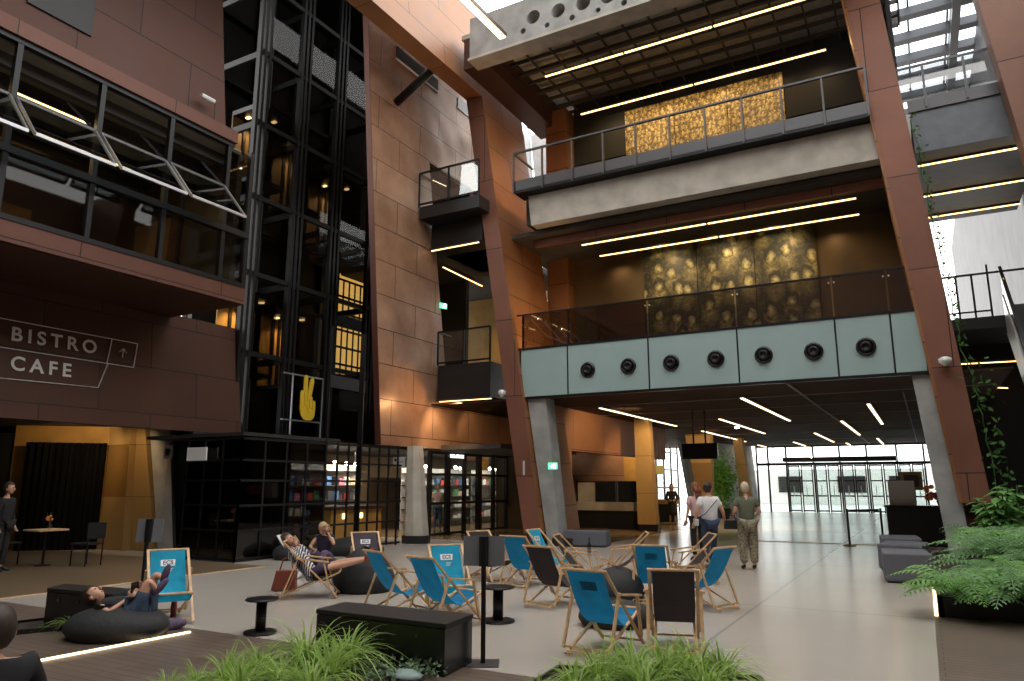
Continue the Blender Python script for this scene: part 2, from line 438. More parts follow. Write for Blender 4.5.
# open awning sashes
DESC = ['leftmost', 'second from left', 'third from left', 'rightmost']
for i in range(4):
    y0, y1 = MY[i + 1] + .06, MY[i + 2] - .06
    if i == 0: y0, y1 = MY[1] + .06, MY[2] - .06
    s = T('window_sash', ['tilted-out metal framed window sash at the left edge above the %s sign',
                          'tilted-out window sash, second from the left in the upper room window band',
                          'tilted-out window sash in the middle of the band, catching the white skylight reflection',
                          'tilted-out window sash nearest the lift tower in the upper room window band'][i].replace('%s', 'bistro'), 'window', (-13.98, (y0 + y1) / 2, 8.68), 0)
    w = (y1 - y0) / 2; dx, dz = .84, -.95
    for sy in (-1, 1): MB().bar((0, sy * w, 0), (dx, sy * w, dz), .035, .05).build('sash_stile', 'alu', s)
    MB().bar((dx, -w, dz), (dx, w, dz), .06, .06).build('sash_rail', 'alu', s)
    MB().bar((0, -w, 0), (0, w, 0), .04, .04).build('sash_rail', 'grey_metal', s)
    MB().quad((0, -w, 0), (0, w, 0), (dx, w, dz), (dx, -w, dz)).build('sash_pane', 'sash_glass', s)
    MB().bar((-.02, w * .95, .02), (-.40, w * .5, .55), .035, .05).build('stay_arm', 'black_metal', s)
# strip lights in upper room


def strip(a, b, label, group, m='warm', w=.05, name='linear_light', h=.05):
    a, b = Vector(a), Vector(b); c = (a + b) / 2
    t = T(name, label, 'light', c, 0, group)
    MB().bar(a - c + Vector((0, 0, -.005)), b - c + Vector((0, 0, -.005)), w, .02).build('diffuser', m, t)
    MB().bar(a - c + Vector((0, 0, h * .6)), b - c + Vector((0, 0, h * .6)), w * 1.3, h).build('housing', 'grey_metal', t)
    return t


UR = [(-15.2, 4.0, 6.0), (-15.2, 6.8, 8.3), (-16.6, 5.2, 7.2), (-16.6, 8.0, 10.2), (-17.9, 3.6, 5.8), (-17.9, 6.6, 8.8)]
for i, (x, y0, y1) in enumerate(UR):
    strip((x, y0, 9.38), (x, y1, 9.38), 'warm strip light on the upper room ceiling behind the windows, %s in the %s line' % (('near', 'far')[i % 2], ('front', 'middle', 'back')[i // 2]),
          'strip lights in the upper left room')

# sign BISTRO CAFE on leaning wall (x = -16.3 at z 3, -16.65 at z 6)
sg = T('bistro_cafe_sign', 'white outlined lettering sign with an up arrow on the dark left wall', 'sign', (-16.5, 9.3, 4.2))
wx = lambda z: -16.3 - .35 * (z - 3) / 3 + .02
def wp(u, v):
    x = -16.45
    for _ in range(4): p = at(u, v, x=x); x = wx(p.z)
    return p
b = MB()
def ln(*pts):
    for p, q in zip(pts, pts[1:]): b.bar(wp(*p), wp(*q), .012, .035, (1, 0, 0))
ln((-30, 312.5), (0, 318), (137.5, 343.7), (133.5, 367.5), (108, 363.5), (98, 387.5), (0, 378), (-30, 375))
ln((-30, 343), (0, 347), (108, 363.5)); ln((112, 339), (107, 363))
b.build('sign_outline', 'white', sg, world=True)
def put_text(s, uvc, size, nm, sp):
    c = wp(*uvc)
    m_ = frame_mt(c - Vector(sg.location), (0, 1, 0), (-.116, 0, 1))
    return text(s, size, nm, 'white', m_, sg, sp=sp, bold=.008)
put_text('BISTRO', (56, 341.5), .42, 'bistro_lettering', 1.45)
put_text('CAFE', (42, 367.5), .42, 'cafe_lettering', 1.45)
a0, a1 = wp(122.5, 357.5), wp(123.5, 348.5)
b = MB(); b.bar(a0, a1, .012, .03, (1, 0, 0)); b.bar(a1, a1 + Vector((0, .09, -.1)), .012, .03, (1, 0, 0)); b.bar(a1, a1 + Vector((0, -.09, -.1)), .012, .03, (1, 0, 0))
b.build('arrow', 'white', sg, world=True)

# bistro interior
A_, B_ = at(14, 551, z=0), at(97, 549, z=0)
struct('wall_bistro_back', MB().hexa([(-24, 8, 0), (A_.x - .3, A_.y + .1, 0), (A_.x - .5, A_.y + .4, 0), (-24, 8.4, 0),
      (-24, 8, 3), (A_.x - .3, A_.y + .1, 3), (A_.x - .5, A_.y + .4, 3), (-24, 8.4, 3)]), 'black')
d_ = (B_ - A_); nrm = Vector((-d_.y, d_.x, 0)).normalized() * .25
if nrm.y < 0: nrm = -nrm
E_ = at(140, 549, z=0)
struct('wall_bistro_amber', MB().hexa([A_ - d_ * .2 + nrm, E_ + nrm, E_ + nrm * 2, A_ - d_ * .2 + nrm * 2] +
      [p + Vector((0, 0, 3.2)) for p in (A_ - d_ * .2 + nrm, E_ + nrm, E_ + nrm * 2, A_ - d_ * .2 + nrm * 2)]), 'amber')
struct('ceiling_bistro', MB().box(-26, -16.7, -6, 14, 3.2, 3.4), 'dark_ceiling')
# leaning ochre posts
def lean_post(name, u0b, u1b, u0t, u1t, vb, vt, y, d, m, label=None):
    b0, b1, t0, t1 = at(u0b, vb, y=y), at(u1b, vb, y=y), at(u0t, vt, y=y), at(u1t, vt, y=y)
    zb = 0; D = Vector((0, d, 0))
    def pz(a, b, z):
        k = (z - a.z) / (b.z - a.z); return a + (b - a) * k
    zt = 3.2
    p = [pz(b0, t0, zb), pz(b1, t1, zb), pz(b0, t0, zt), pz(b1, t1, zt)]
    q = MB().hexa([p[0], p[1], p[1] + D, p[0] + D, p[2], p[3], p[3] + D, p[2] + D])
    return struct(name, q, m)
lean_post('trim_7', -4, 13, 6, 24, 549, 425, 10.7, .3, 'ochre')
lean_post('trim_8', 90, 122, 100, 130, 549, 428, 12.0, .3, 'ochre')
lean_post('trim_9', 132, 154, 130, 145, 549, 428, 12.2, .3, 'ochre')
M['curtain_black'] = mat('curtain_black', (.006, .006, .006), .95, spec=.05)
cur = MB()
N = 40; pts = []
for i in range(N + 1):
    p = A_ + d_ * (i / N * 1.0) - nrm * .5 + nrm * (.2 * sin(i * 1.9))
    pts.append(p)
for i in range(N):
    cur.quad(pts[i], pts[i + 1], pts[i + 1] + Vector((0, 0, 2.75)), pts[i] + Vector((0, 0, 2.75)))
tag(cur.build('curtain', 'curtain_black', smooth=True), 'tall black folded curtain at the back of the bistro entrance', 'curtain')
# concrete column under the left wall
cc = MB(); b0, b1, t0, t1 = at(158, 553, z=0), at(173, 553, z=0), at(150, 430, y=12.2), at(170, 430, y=12.2)
D = Vector((-.35, .35, 0))
cc.hexa([b0, b1, b1 + D, b0 + D, t0, t1, t1 + D, t0 + D])
struct('column_left', cc, 'concrete')
# bistro furniture
def bistro_table(loc):
    t = T('bistro_table', 'small square table with flowers in the bistro doorway', 'table', loc)
    MB().box(-.42, .42, -.42, .42, .71, .745).build('table_top', 'wood', t, bevel=.008)
    MB().lathe([(.22, 0), (.22, .02), (.035, .04), (.035, .71)], n=16).build('pedestal', 'black_metal', t)
    return t
tb = at(42, 566, z=0); bistro_table(tb).scale = (.72, .72, 1)
vs = T('flower_vase', 'small glass vase with orange flowers standing on the bistro table', 'vase', (tb.x + .1, tb.y, .745))
MB().lathe([(.03, 0), (.04, .05), (.02, .12), (.028, .16)], n=12).build('vase', 'glass', vs)
b = MB()
for k in range(9): b.ball((random.uniform(-.06, .06), random.uniform(-.06, .06), .19 + random.uniform(0, .08)), .028, .028, .024, 8, 5)
b.build('flowers', 'orange', vs)
b = MB()
for k in range(5): b.tube((0, 0, .1), (random.uniform(-.06, .06), random.uniform(-.06, .06), .34), .004, 4)
b.build('stems', 'leaf', vs)
def bistro_chair(loc, rz, label):
    t = T('bistro_chair', label, 'chair', loc, rz, 'black bistro chairs')
    MB().box(-.22, .22, -.22, .22, .43, .47).build('seat', 'black', t, bevel=.01)
    MB().box(-.22, .22, -.24, -.20, .55, .88).build('backrest', 'black', t, bevel=.01)
    for sx in (-1, 1):
        MB().tube((sx * .19, .19, 0), (sx * .19, .19, .44), .013).build('leg', 'black_metal', t)
        MB().tube((sx * .19, -.21, 0), (sx * .19, -.22, .86), .013).build('leg', 'black_metal', t)
    return t
bistro_chair(tb + Vector((-.85, -.35, 0)), R(-80), 'black bistro chair left of the table, beside the waiter')
bistro_chair(tb + Vector((.75, .45, 0)), R(100), 'black bistro chair right of the table in front of the curtain')

# small signs near the column
t = T('cup_sign', 'small white square sign with a dark cup symbol on the concrete column', 'sign', at(169, 452, y=11.9))
MB().box(-.16, .16, -.03, 0, -.16, .16).build('panel', 'off_white', t)
MB().box(-.08, .06, -.04, -.03, -.07, .08).box(.06, .10, -.04, -.03, -.02, .05).box(-.10, .08, -.04, -.03, -.10, -.085).build('cup_symbol', 'black', t)
t = T('white_plate_sign', 'plain white hanging plate sign in front of the black glass box', 'sign', at(197, 454, y=11.2))
MB().box(-.33, .33, -.015, .015, -.15, .15).build('panel', 'white', t)
for sx in (-.28, .28): MB().tube((sx, 0, .14), (sx, 0, .34), .006).build('hanger', 'black_metal', t)
t = T('hanging_shop_sign', 'small white sign projecting beside the round concrete column', 'sign', at(399, 462, y=17.6))
MB().box(-.22, .22, -.015, .015, -.15, .15).build('panel', 'off_white', t)
MB().box(-.16, -.08, -.02, -.015, .02, .1).box(-.02, .16, -.02, -.015, -.01, .01).build('symbol', 'black', t)
MB().tube((.2, 0, .1), (.42, .1, .1), .01).build('bracket', 'black_metal', t)

# ---- black glass box (lobby of the lifts)
gb = MB(); x0, x1, y0, y1 = -15.0, -13.2, 11.35, 14.0
gl = MB().box(x0, x1, y0, y0 + .02, 0, 2.7).box(x1 - .02, x1, y0, y1, 0, 2.7)
g = struct('window_2', gl, 'glass_smoke')
for z in (.06, .66, 1.2, 1.75, 2.2, 2.68):
    gb.bar((x0, y0, z), (x1, y0, z), .05, .05).bar((x1, y0, z), (x1, y1 + 3.1, z), .05, .05)
for k in range(4): gb.bar((x0 + k * .6, y0, 0), (x0 + k * .6, y0, 2.7), .04, .05)
for k in range(5): gb.bar((x1, y0 + k * .66, 0), (x1, y0 + k * .66, 2.7), .04, .05)
for k in range(8): gb.bar((x1, 14.0 + k * .42, .0 if k in (0, 3, 7) else .02), (x1, 14.0 + k * .42, 2.75 + (3 if k in (0, 3) else 0)), .035 if k not in (3,) else .16, .05)
gb.build('lattice_frame', 'black_metal', g)
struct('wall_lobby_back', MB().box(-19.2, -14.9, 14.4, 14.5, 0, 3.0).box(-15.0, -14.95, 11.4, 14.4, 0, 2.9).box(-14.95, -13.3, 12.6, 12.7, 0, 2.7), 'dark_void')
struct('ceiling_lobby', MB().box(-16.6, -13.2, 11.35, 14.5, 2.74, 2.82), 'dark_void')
# ---- lift tower
TX = -16.55
tw = MB(); ys = [14.0, 15.7, 17.4, 19.3]
for i, y in enumerate(ys):
    for dy in (-.18, .0, .18):
        tw.box(TX - .08, TX + .08, y + dy - .045, y + dy + .045, 3, 18.9)
    tw.box(TX - 2.4, TX - 2.2, y - .1, y + .1, 3, 18.9)
for i in range(3):
    for k in (.33, .66):
        yy = ys[i] + (ys[i + 1] - ys[i]) * k
        tw.box(TX - .9, TX - .84, yy - .03, yy + .03, 3, 18.9)
for z in [3.0 + 2.35 * k for k in range(7)]:
    tw.box(TX - .06, TX + .06, 13.9, 19.4, z - .07, z + .07)
    tw.box(TX - 2.35, TX - 2.2, 13.9, 19.4, z - .07, z + .07)
    tw.box(TX - .1, TX + .2, 18.95, 19.1, z - .1, z + .1)
    for y in ys: tw.box(TX - 2.3, TX, y - .05, y + .05, z - .1, z + .1)
struct('lift_tower_frame', tw, mat('tower_black', (.007, .007, .008), .5, spec=.25))
gz = MB()
for i in range(3): gz.box(TX - .02, TX, ys[i] + .2, ys[i + 1] - .2, 3.1, 18.9)
struct('window_3', gz, 'glass_tower')
struct('roof_unseen_left', MB().box(-20, -13.3, -6, 24.2, 19.0, 19.3).box(-13.3, -11.4, -6, 12.0, 19.0, 19.3), 'dark_void')  # unseen roof, added and cut back to let skylight rake the centre wall
rb = MB()
for k in range(12): rb.box(-13.3, 5.2, -5.5 + 2 * k, -5.2 + 2 * k, 18.9, 19.3)
struct('roof_bars', rb, 'grey_metal')
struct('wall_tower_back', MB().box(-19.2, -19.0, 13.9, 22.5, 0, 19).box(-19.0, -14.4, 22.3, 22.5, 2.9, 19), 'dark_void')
# lift cabs
CABS = []
def cab(i, z, label, amber):
    y0 = ys[i] + .24; y1 = ys[i + 1] - .24
    t = T('lift_cab', label, 'lift', (TX - .95, (y0 + y1) / 2, z), 0, 'glass lift cabs in the tower')
    w = (y1 - y0) / 2
    MB().box(-.6, .6, -w, w, -.12, 0).build('cab_floor', 'black_metal', t)
    MB().box(-.6, .6, -w, w, 2.25, 2.4).build('cab_roof', 'black_metal', t)
    MB().box(-.6, -.55, -w, w, 0, 2.25).build('cab_door', 'amber' if amber else 'olive', t)
    MB().box(.58, .6, -w, w, 0, 2.25).build('cab_glass', 'glass_dark', t)
    b = MB()
    for q in (-.35, .1, .4): b.box(-.54, -.5, q * w, q * w + .1, 0, 2.25)
    b.build('door_jamb', 'black_metal', t)
    b = MB()
    for dx in (-.3, .2):
        for dy in (-.3, .3): b.box(dx, dx + .16, dy - .05, dy + .05, 2.2, 2.24)
    b.build('ceiling_lamps', 'warm', t)
    CABS.append((TX - .95, (y0 + y1) / 2, z + 2.1)); return t
cab(0, 4.9, 'glass lift cab low in the left shaft beside the left building', True)
cab(1, 4.7, 'glass lift cab low in the middle shaft above the yellow hand emblem', True)
cab(0, 10.9, 'glass lift cab high in the left shaft', False)
cab(1, 10.6, 'glass lift cab high in the middle shaft', False)
cab(2, 9.9, 'glass lift cab in the right shaft beside the rusty wall', False)
# lit stairwell grid in the right shaft
b = MB()
sc0, sc1 = at(333, 350, x=TX - 1.6), at(363, 352, x=TX - 1.6); y0, y1 = sc0.y, sc1.y
b.box(TX - 1.6, TX - 1.55, y0, y1, 5.6, 9.3)
st = T('lit_stair_screen', 'amber lit panel wall behind black bars in the right lift shaft', 'screen', (TX - 1.6, (y0 + y1) / 2, 5.3))
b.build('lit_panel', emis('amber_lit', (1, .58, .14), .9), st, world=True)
b = MB()
for k in range(7): b.box(TX - 1.53, TX - 1.5, y0, y1, 5.3 + k * .63 - .04, 5.3 + k * .63 + .04)
for k in range(5): b.box(TX - 1.53, TX - 1.5, y0 + k * .31 - .03, y0 + k * .31 + .03, 5.3, 9.1)
b.box(TX - 1.53, TX - 1.46, y0, y1, 7.3, 7.75)
b.build('bars', 'black_metal', st, world=True)
# landing slab under it
struct('trim_10', MB().box(TX - 2.2, TX + .1, 17.5, 19.2, 4.75, 5.15), 'grey_metal')
# V-hand emblem in glass frame
lc = at(307, 399, x=-16.1)
t = T('hand_emblem_sign', 'yellow hand making a victory sign in a thin lit glass frame on the lift tower', 'sign', lc)
hw = .62; hh = .68
MB().box(0, .02, -hw, hw, -hh, hh).build('glass_panel', 'glass_dark', t)
b = MB()
for sy in (-1, 1): b.box(-.01, .03, sy * hw - .015, sy * hw + .015, -hh - .5, hh)
for sz in (-1, 1): b.box(-.01, .03, -hw * 1.6, hw, sz * hh - .02, sz * hh + .02)
b.build('frame', 'alu', t)
# emblem outline from the picture (px offsets in a 584x681 enlargement of 60x70px)
def hp(px, py): return Vector((.04, (px - 260) / 9.73 / 60 * 2.25, -(py - 380) / 9.73 / 70 * 2.2 + .02))
def capsule(b, p, q, r):
    p, q = hp(*p), hp(*q); rr = r / 9.73 / 60 * 2.25
    b.tube(p - Vector((.01, 0, 0)), p + Vector((.02, 0, 0)), rr, 16).tube(q - Vector((.01, 0, 0)), q + Vector((.02, 0, 0)), rr, 16)
    b.bar(p + Vector((.005, 0, 0)), q + Vector((.005, 0, 0)), .03, rr * 2, (1, 0, 0)) if False else None
    d = (q - p).normalized(); s_ = Vector((0, -d.z, d.y)) * rr; X = Vector((.01, 0, 0)); Y = Vector((.02, 0, 0))
    b.hexa([p - s_ - X, p + s_ - X, q + s_ - X, q - s_ - X, p - s_ + Y, p + s_ + Y, q + s_ + Y, q - s_ + Y])
b = MB()
b.poly([hp(*q) for q in [(215, 580), (188, 545), (176, 490), (175, 330), (188, 312), (205, 320), (205, 190), (212, 170), (228, 164), (243, 178), (248, 345), (252, 345), (268, 220), (276, 192), (292, 182), (308, 193), (311, 225), (289, 358), (302, 368), (304, 402), (318, 396), (334, 405), (337, 470), (331, 540), (315, 573), (285, 588), (240, 588)]], (.03, 0, 0))
b.build('hand', 'yellow', t)
b = MB()
def gro(pts):
    for p, q in zip(pts, pts[1:]):
        b.bar(hp(*p) + Vector((.031, 0, 0)), hp(*q) + Vector((.031, 0, 0)), .004, .009, (1, 0, 0))
gro([(210, 320), (216, 440), (250, 470), (266, 520)]); gro([(246, 360), (246, 420)]); gro([(265, 390), (272, 465), (298, 475)]); gro([(303, 400), (306, 480), (322, 490)])
b.build('finger_lines', mat('emblem_line', (.10, .05, .005), .6), t)

# ---- central rust wall (YZ plane, leaning), with opening
def WX(z): return -13.25 - .0 * z
LE = lambda z: 16.4 - 1.3 * (z - 2.8) / 12.8     # left edge leans
zb, zt = 2.78, 17.5
oy0 = lambda z: 19.75 - .17 * (z - 4.25)          # opening's near edge
cw = MB()
def slab(ya0, yb0, z0, ya1, yb1, z1, xa=-13.58, xb=-13.4):
    cw.hexa([(xa, ya0, z0), (xb, ya0, z0), (xb, yb0, z0), (xa, yb0, z0), (xa, ya1, z1), (xb, ya1, z1), (xb, yb1, z1), (xa, yb1, z1)])
slab(LE(zb), 24.9, zb, LE(4.25), 24.9, 4.25)
slab(LE(4.25), oy0(4.25), 4.25, LE(12.2), oy0(12.2), 12.2)
slab(LE(12.2), 24.9, 12.2, LE(zt), 24.9, zt)
struct('wall_centre', cw, 'rust_wall')
struct('trim_11', MB().hexa([(-13.60, LE(zb) - .02, zb), (-13.4, LE(zb) - .02, zb), (-13.4, LE(zb), zb), (-13.60, LE(zb), zb), (-13.60, LE(zt) - .02, zt), (-13.4, LE(zt) - .02, zt), (-13.4, LE(zt), zt), (-13.60, LE(zt), zt)]),
       mat('rust_edge', (.10, .03, .02), .5, .3))
# slot windows
def slot(u0, v0, u1, v1, hgt):
    a = at(u0, v0, x=-13.38); c = at(u1, v1, x=-13.38)
    return MB().box(-13.42, -13.375, a.y, c.y, a.z - hgt, a.z), MB().box(-13.42, -13.36, a.y - .03, c.y + .03, a.z - hgt - .05, a.z - hgt)
for k, q in enumerate([(397, 46, 438, 88, .42), (458, 97, 478, 122, .4)]):
    a, c = slot(*q); w = struct('window_%d' % (4 + k), a, 'black_gloss'); c.build('sill', 'white', w)
# strut tube
p0, p1 = at(396, 103, x=-13.4), at(433, 69, x=-12.05)
tag(MB().tube(p0, p1 + (p1 - p0) * .12, .13, 16).build('tubular_strut', 'black_metal', smooth=True), 'thick black steel tube strut between the grey upper wall and the rust beam', 'strut')
# ---- connecting bridges in the gap, amber wall behind
struct('wall_gap_back', MB().box(-18, -13.0, 25.0, 25.2, 2.9, 9.2), 'amber')
struct('wall_gap_top', MB().box(-18, -14.2, 25.0, 25.2, 9.2, 20), 'rust_xz')
def bridge(nm, z0, z1, zr, yf, xa, xb, zd, label):
    t = T(nm, label, 'bridge', (-12.4, yf, z0))
    MB().box(xa, xb, yf, 21.6 if z0 < 8 else 18.7, z0, z1).build('deck', 'black', t, world=True)
    MB().box(max(xa, -13.35), xb - .3, yf + .7, 21.6, zd, z0).build('girder', 'black', t, world=True)
    b = MB(); y_ = yf - .02
    for z in (zr, z1 + .08): b.bar((xa, y_, z), (xb, y_, z), .05, .05)
    for k in range(3): b.bar((xa + (xb - xa) * k / 2, y_, z1), (xa + (xb - xa) * k / 2, y_, zr), .05, .05)
    b.bar((xa, y_, zr), (xa, yf + .7, zr), .05, .05)
    b.build('railing', 'black_metal', t, world=True)
    MB().box(xa + .05, xb, yf, yf + .01, z1 + .1, zr - .03).build('railing_glass', 'glass', t, world=True)
bridge('foot_bridge', 10.0, 10.4, 11.55, 17.85, -13.35, -11.1, 9.2, 'upper black walkway with railing between the rusty wall and the big pillar')
bridge('foot_bridge', 4.3, 5.4, 6.5, 19.0, -13.3, -11.35, 4.28, 'lower black walkway with railing between the rusty wall and the big pillar')
GG = 'strip lights in the gap beside the pillar'
strip((-13.3, 18.5, 9.12), (-11.5, 18.5, 9.12), 'warm strip light along the bottom of the upper black walkway', GG)
strip((-13.2, 18.97, 4.24), (-11.3, 18.97, 4.24), 'warm strip light along the bottom of the lower black walkway', GG)
strip(at(443, 267, z=9.1), at(482, 286, z=9.1), 'slanting warm strip light under the ceiling behind the upper walkway', GG)
strip(at(450, 402, z=4.2) + Vector((0, 1.6, 0)), at(475, 402, z=4.2) + Vector((0, 1.6, 0)), 'short warm strip light further under the lower walkway', GG)
strip(at(433, 180, y=21.5), at(446, 186, y=21.5), 'short white strip light seen above the upper walkway railing', GG, 'cool')
struct('ceiling_gap', MB().box(-18, -11.4, 19.4, 25, 9.2, 9.4).box(-18, -11.2, 19.4, 25, 2.75, 2.9), 'dark_ceiling')

# ---- portal pillar and beam (left)
FY = 18.5
def lerp(a, b, k): return a + (b - a) * k
zt_, zb_ = 14.1, .34
fl_t, fl_b = Vector((-12.01, FY, zt_)), Vector((-9.92, FY, zb_))
fr_t, fr_b = Vector((-11.42, FY, zt_)), Vector((-9.40, FY, zb_))
br_t = at(523, 90, x=-11.42); br_t.z = zt_
br_b = Vector((-9.40, at(580, 529, x=-9.40).y, zb_))
bl_t = Vector((-12.01, br_t.y, zt_)); bl_b = Vector((-9.92, br_b.y, zb_))
pl = MB().hexa([fl_b, fr_b, br_b, bl_b, fl_t, fr_t, br_t, bl_t])
struct('column_portal_left', pl, 'rust_pillar')
s_ = (fr_t - fr_b) / (zt_ - zb_)
up3 = s_ * 3.6
bt = [Vector((-12.01, -6, 14.0)), Vector((-11.42, -6, 14.0)), br_t + Vector((0, 0, -.1)) * 0, bl_t]
struct('beam_portal_left', MB().hexa([bt[0], bt[1], bt[2], bt[3]] + [p + up3 for p in bt]), 'rust_pillar')
struct('trim_12', MB().hexa([fl_b + Vector((0, -.03, 0)), fr_b + Vector((0, -.03, 0)), fr_b, fl_b, fl_t + Vector((0, -.03, -.02)), fr_t + Vector((0, -.03, -.02)), fr_t, fl_t]), 'rust_xz')
t = T('wall_lamp', 'narrow white vertical lamp on the dark foot of the left rust pillar', 'light', at(524, 468, y=18.4)); MB().box(-.02, .02, -.03, .02, -.2, .2).build('lamp', 'off_white', t)
# strut legs
def vstrut(name, pts_t, pts_b, y, d, m='concrete'):
    a, b2 = [at(u, v, y=y) for u, v in pts_t]; c, e = [at(u, v, y=y) for u, v in pts_b]
    def pz(p, q, z): k = (z - p.z) / (q.z - p.z); return p + (q - p) * k
    c, e = pz(a, c, 0), pz(b2, e, 0); a, b2 = pz(c, a, 4.13), pz(e, b2, 4.13); D = Vector((0, d, 0))
    return struct(name, MB().hexa([c, e, e + D, c + D, a, b2, b2 + D, a + D]), m)
vstrut('column_strut_left', [(528, 402), (546, 402)], [(546, 532), (559, 532)], 18.75, .55)
vstrut('column_strut_right', [(912, 377), (938, 377)], [(945, 531), (968, 531)], 18.75, .55)
struct('trim_13', MB().box(-9.15, -8.55, 18.7, 19.4, 0, .22), 'black')
# right portal pillar
p = [at(963, 503, y=FY), at(992, 503, y=FY), at(845, 0, y=FY), at(880, 0, y=FY)]
s0 = (p[2] - p[0]); s1 = (p[3] - p[1])
tl, tr = p[2] + s0 * .25, p[3] + s1 * .25
D = Vector((0, 1.3, 0))
struct('column_portal_right', MB().hexa([p[0], p[1], p[1] + D, p[0] + D, tl, tr, tr + D, tl + D]), 'rust_xz')
struct('trim_14', MB().hexa([p[0] + Vector((-.06, .02, 0)), p[0] + Vector((0, .02, 0)), p[0] + D, p[0] + D + Vector((-.06, 0, 0)), tl + Vector((-.06, .02, 0)), tl + Vector((0, .02, 0)), tl + D, tl + D + Vector((-.06, 0, 0))]), 'rust_pillar')
struct('trim_15', MB().box(.7, 1.6, 18.9, 19.6, 0, 1.4), 'rust_dark')

# ================================================================== LEVELS
TY = 18.7
# level 2 slab + teal front
struct('floor_level_two', MB().box(-10.0, .3, TY + .05, 24, 4.16, 5.55), 'dark_ceiling')
struct('ceiling_foyer', MB().box(-16, 1.9, TY + .1, 49.4, 4.12, 4.16), mat('foyer_ceil', (.045, .021, .013), .8, var=.25, scale=1, spec=.15))
b = MB()
for y in (21.5, 24.5, 28, 32, 37, 43): b.box(-12, 1.7, y, y + .035, 4.10, 4.12)
p0, p1 = at(788, 384, z=4.08), at(873, 446, z=4.08)
b.bar(p0, p1, .06, .03)
p0, p1 = at(903, 392, z=4.08), at(917, 442, z=4.08); b.bar(p0, p1, .035, .03)
struct('trim_16', b, mat('track', (.2, .18, .16), .6))
xs = [at(u, 370, y=TY).x for u in (522, 568.5, 649.6, 739.4, 838.9, 895.4, 925)]
xs[0] = -10.1; xs[-1] = .31
tf = T('balcony_front', 'pale teal glass balcony front spanning the atrium above the foyer', 'balcony', (-4.9, TY, 4.13))
for i in range(6):
    MB().box(xs[i] + .02, xs[i + 1] - .02, TY - .05, TY, 4.17, 5.56).build('glass_panel', 'teal_glass', tf, world=True)
b = MB().box(-10.12, .34, TY - .06, TY + .06, 4.10, 4.17).box(-10.16, .34, TY - .07, TY + .06, 5.56, 5.62)
for x in xs: b.box(x - .02, x + .02, TY - .056, TY, 4.14, 5.6)
b.build('frame', 'black_metal', tf, world=True)
for i, (u, v) in enumerate([(588, 370), (628.5, 366.3), (671.3, 363), (716, 359), (763.8, 355.3), (813.8, 351.6), (866, 347)]):
    c = at(u, v, y=TY - .05); k = .22
    t = T('air_nozzle', ['round black air nozzle at the left end of the teal balcony front', 'second round black nozzle from the left on the teal balcony', 'third round black nozzle from the left on the teal balcony', 'round black nozzle in the middle of the seven on the teal balcony',
                         'third round black nozzle from the right on the teal balcony', 'second round black nozzle from the right on the teal balcony', 'round black air nozzle nearest the right rust pillar on the teal balcony'][i], 'nozzle', c, 0, 'air nozzles on the teal balcony')
    MB().lathe([(k, 0), (k, -.04), (k * .85, -.07), (k * .7, -.06), (k * .66, -.03)], n=24, axis='y').build('ring', 'black_gloss', t, smooth=True)
    MB().lathe([(k * .6, -.02), (k * .6, -.09), (k * .48, -.12), (k * .3, -.12), (k * .28, -.08)], n=24, axis='y').build('jet', 'black_metal', t, smooth=True)
# glass railing level 2
rl = T('glass_railing', 'clear glass railing with thin dark handrail on top of the teal balcony', 'railing', (-4.9, TY, 5.62))
for i in range(len(xs) - 2 + 1):
    if xs[i + 1] - xs[i] > .2: MB().box(xs[i] + .02, xs[i + 1] - .02, TY + .0, TY + .015, 5.63, 6.62).build('glass_pane', 'glass_rail', rl, world=True)
MB().bar((-10.25, TY, 6.64), (.1, TY, 6.64), .05, .04).build('handrail', 'black_metal', rl, world=True)
for x in (xs[0] + .05, xs[1]): MB().bar((x, TY + .03, 5.6), (x, TY + .03, 6.64), .05, .03).build('post', 'black_metal', rl, world=True)
b = MB()
for x in xs[2:6]:
    for s in (-.06, .06): b.tube((x + s, TY - .02, 6.48), (x + s, TY + .04, 6.48), .02, 8)
b.build('clamps', 'steel', rl, world=True)
# level 2 interior
struct('wall_level_two', MB().box(-9.95, .3, 22.3, 22.5, 5.55, 9.3), 'olive')
struct('trim_17', MB().box(-9.15, -7.45, 22.25, 22.3, 5.55, 7.6), 'rust_dark')
struct('trim_18', MB().box(-10.75, -9.95, 21.8, 22.6, 5.55, 14.9), 'foyer_rust')
struct('ceiling_level_two', MB().box(-11.2, .4, 19.2, 24.5, 9.3, 9.42), 'dark_ceiling')
struct('wall_beyond_level_two', MB().box(-18, -10.8, 27.5, 27.7, 5.5, 9.2), 'off_white')
struct('trim_19', MB().box(-10.1, .2, 19.6, 19.75, 9.05, 9.28), 'rust_xz')
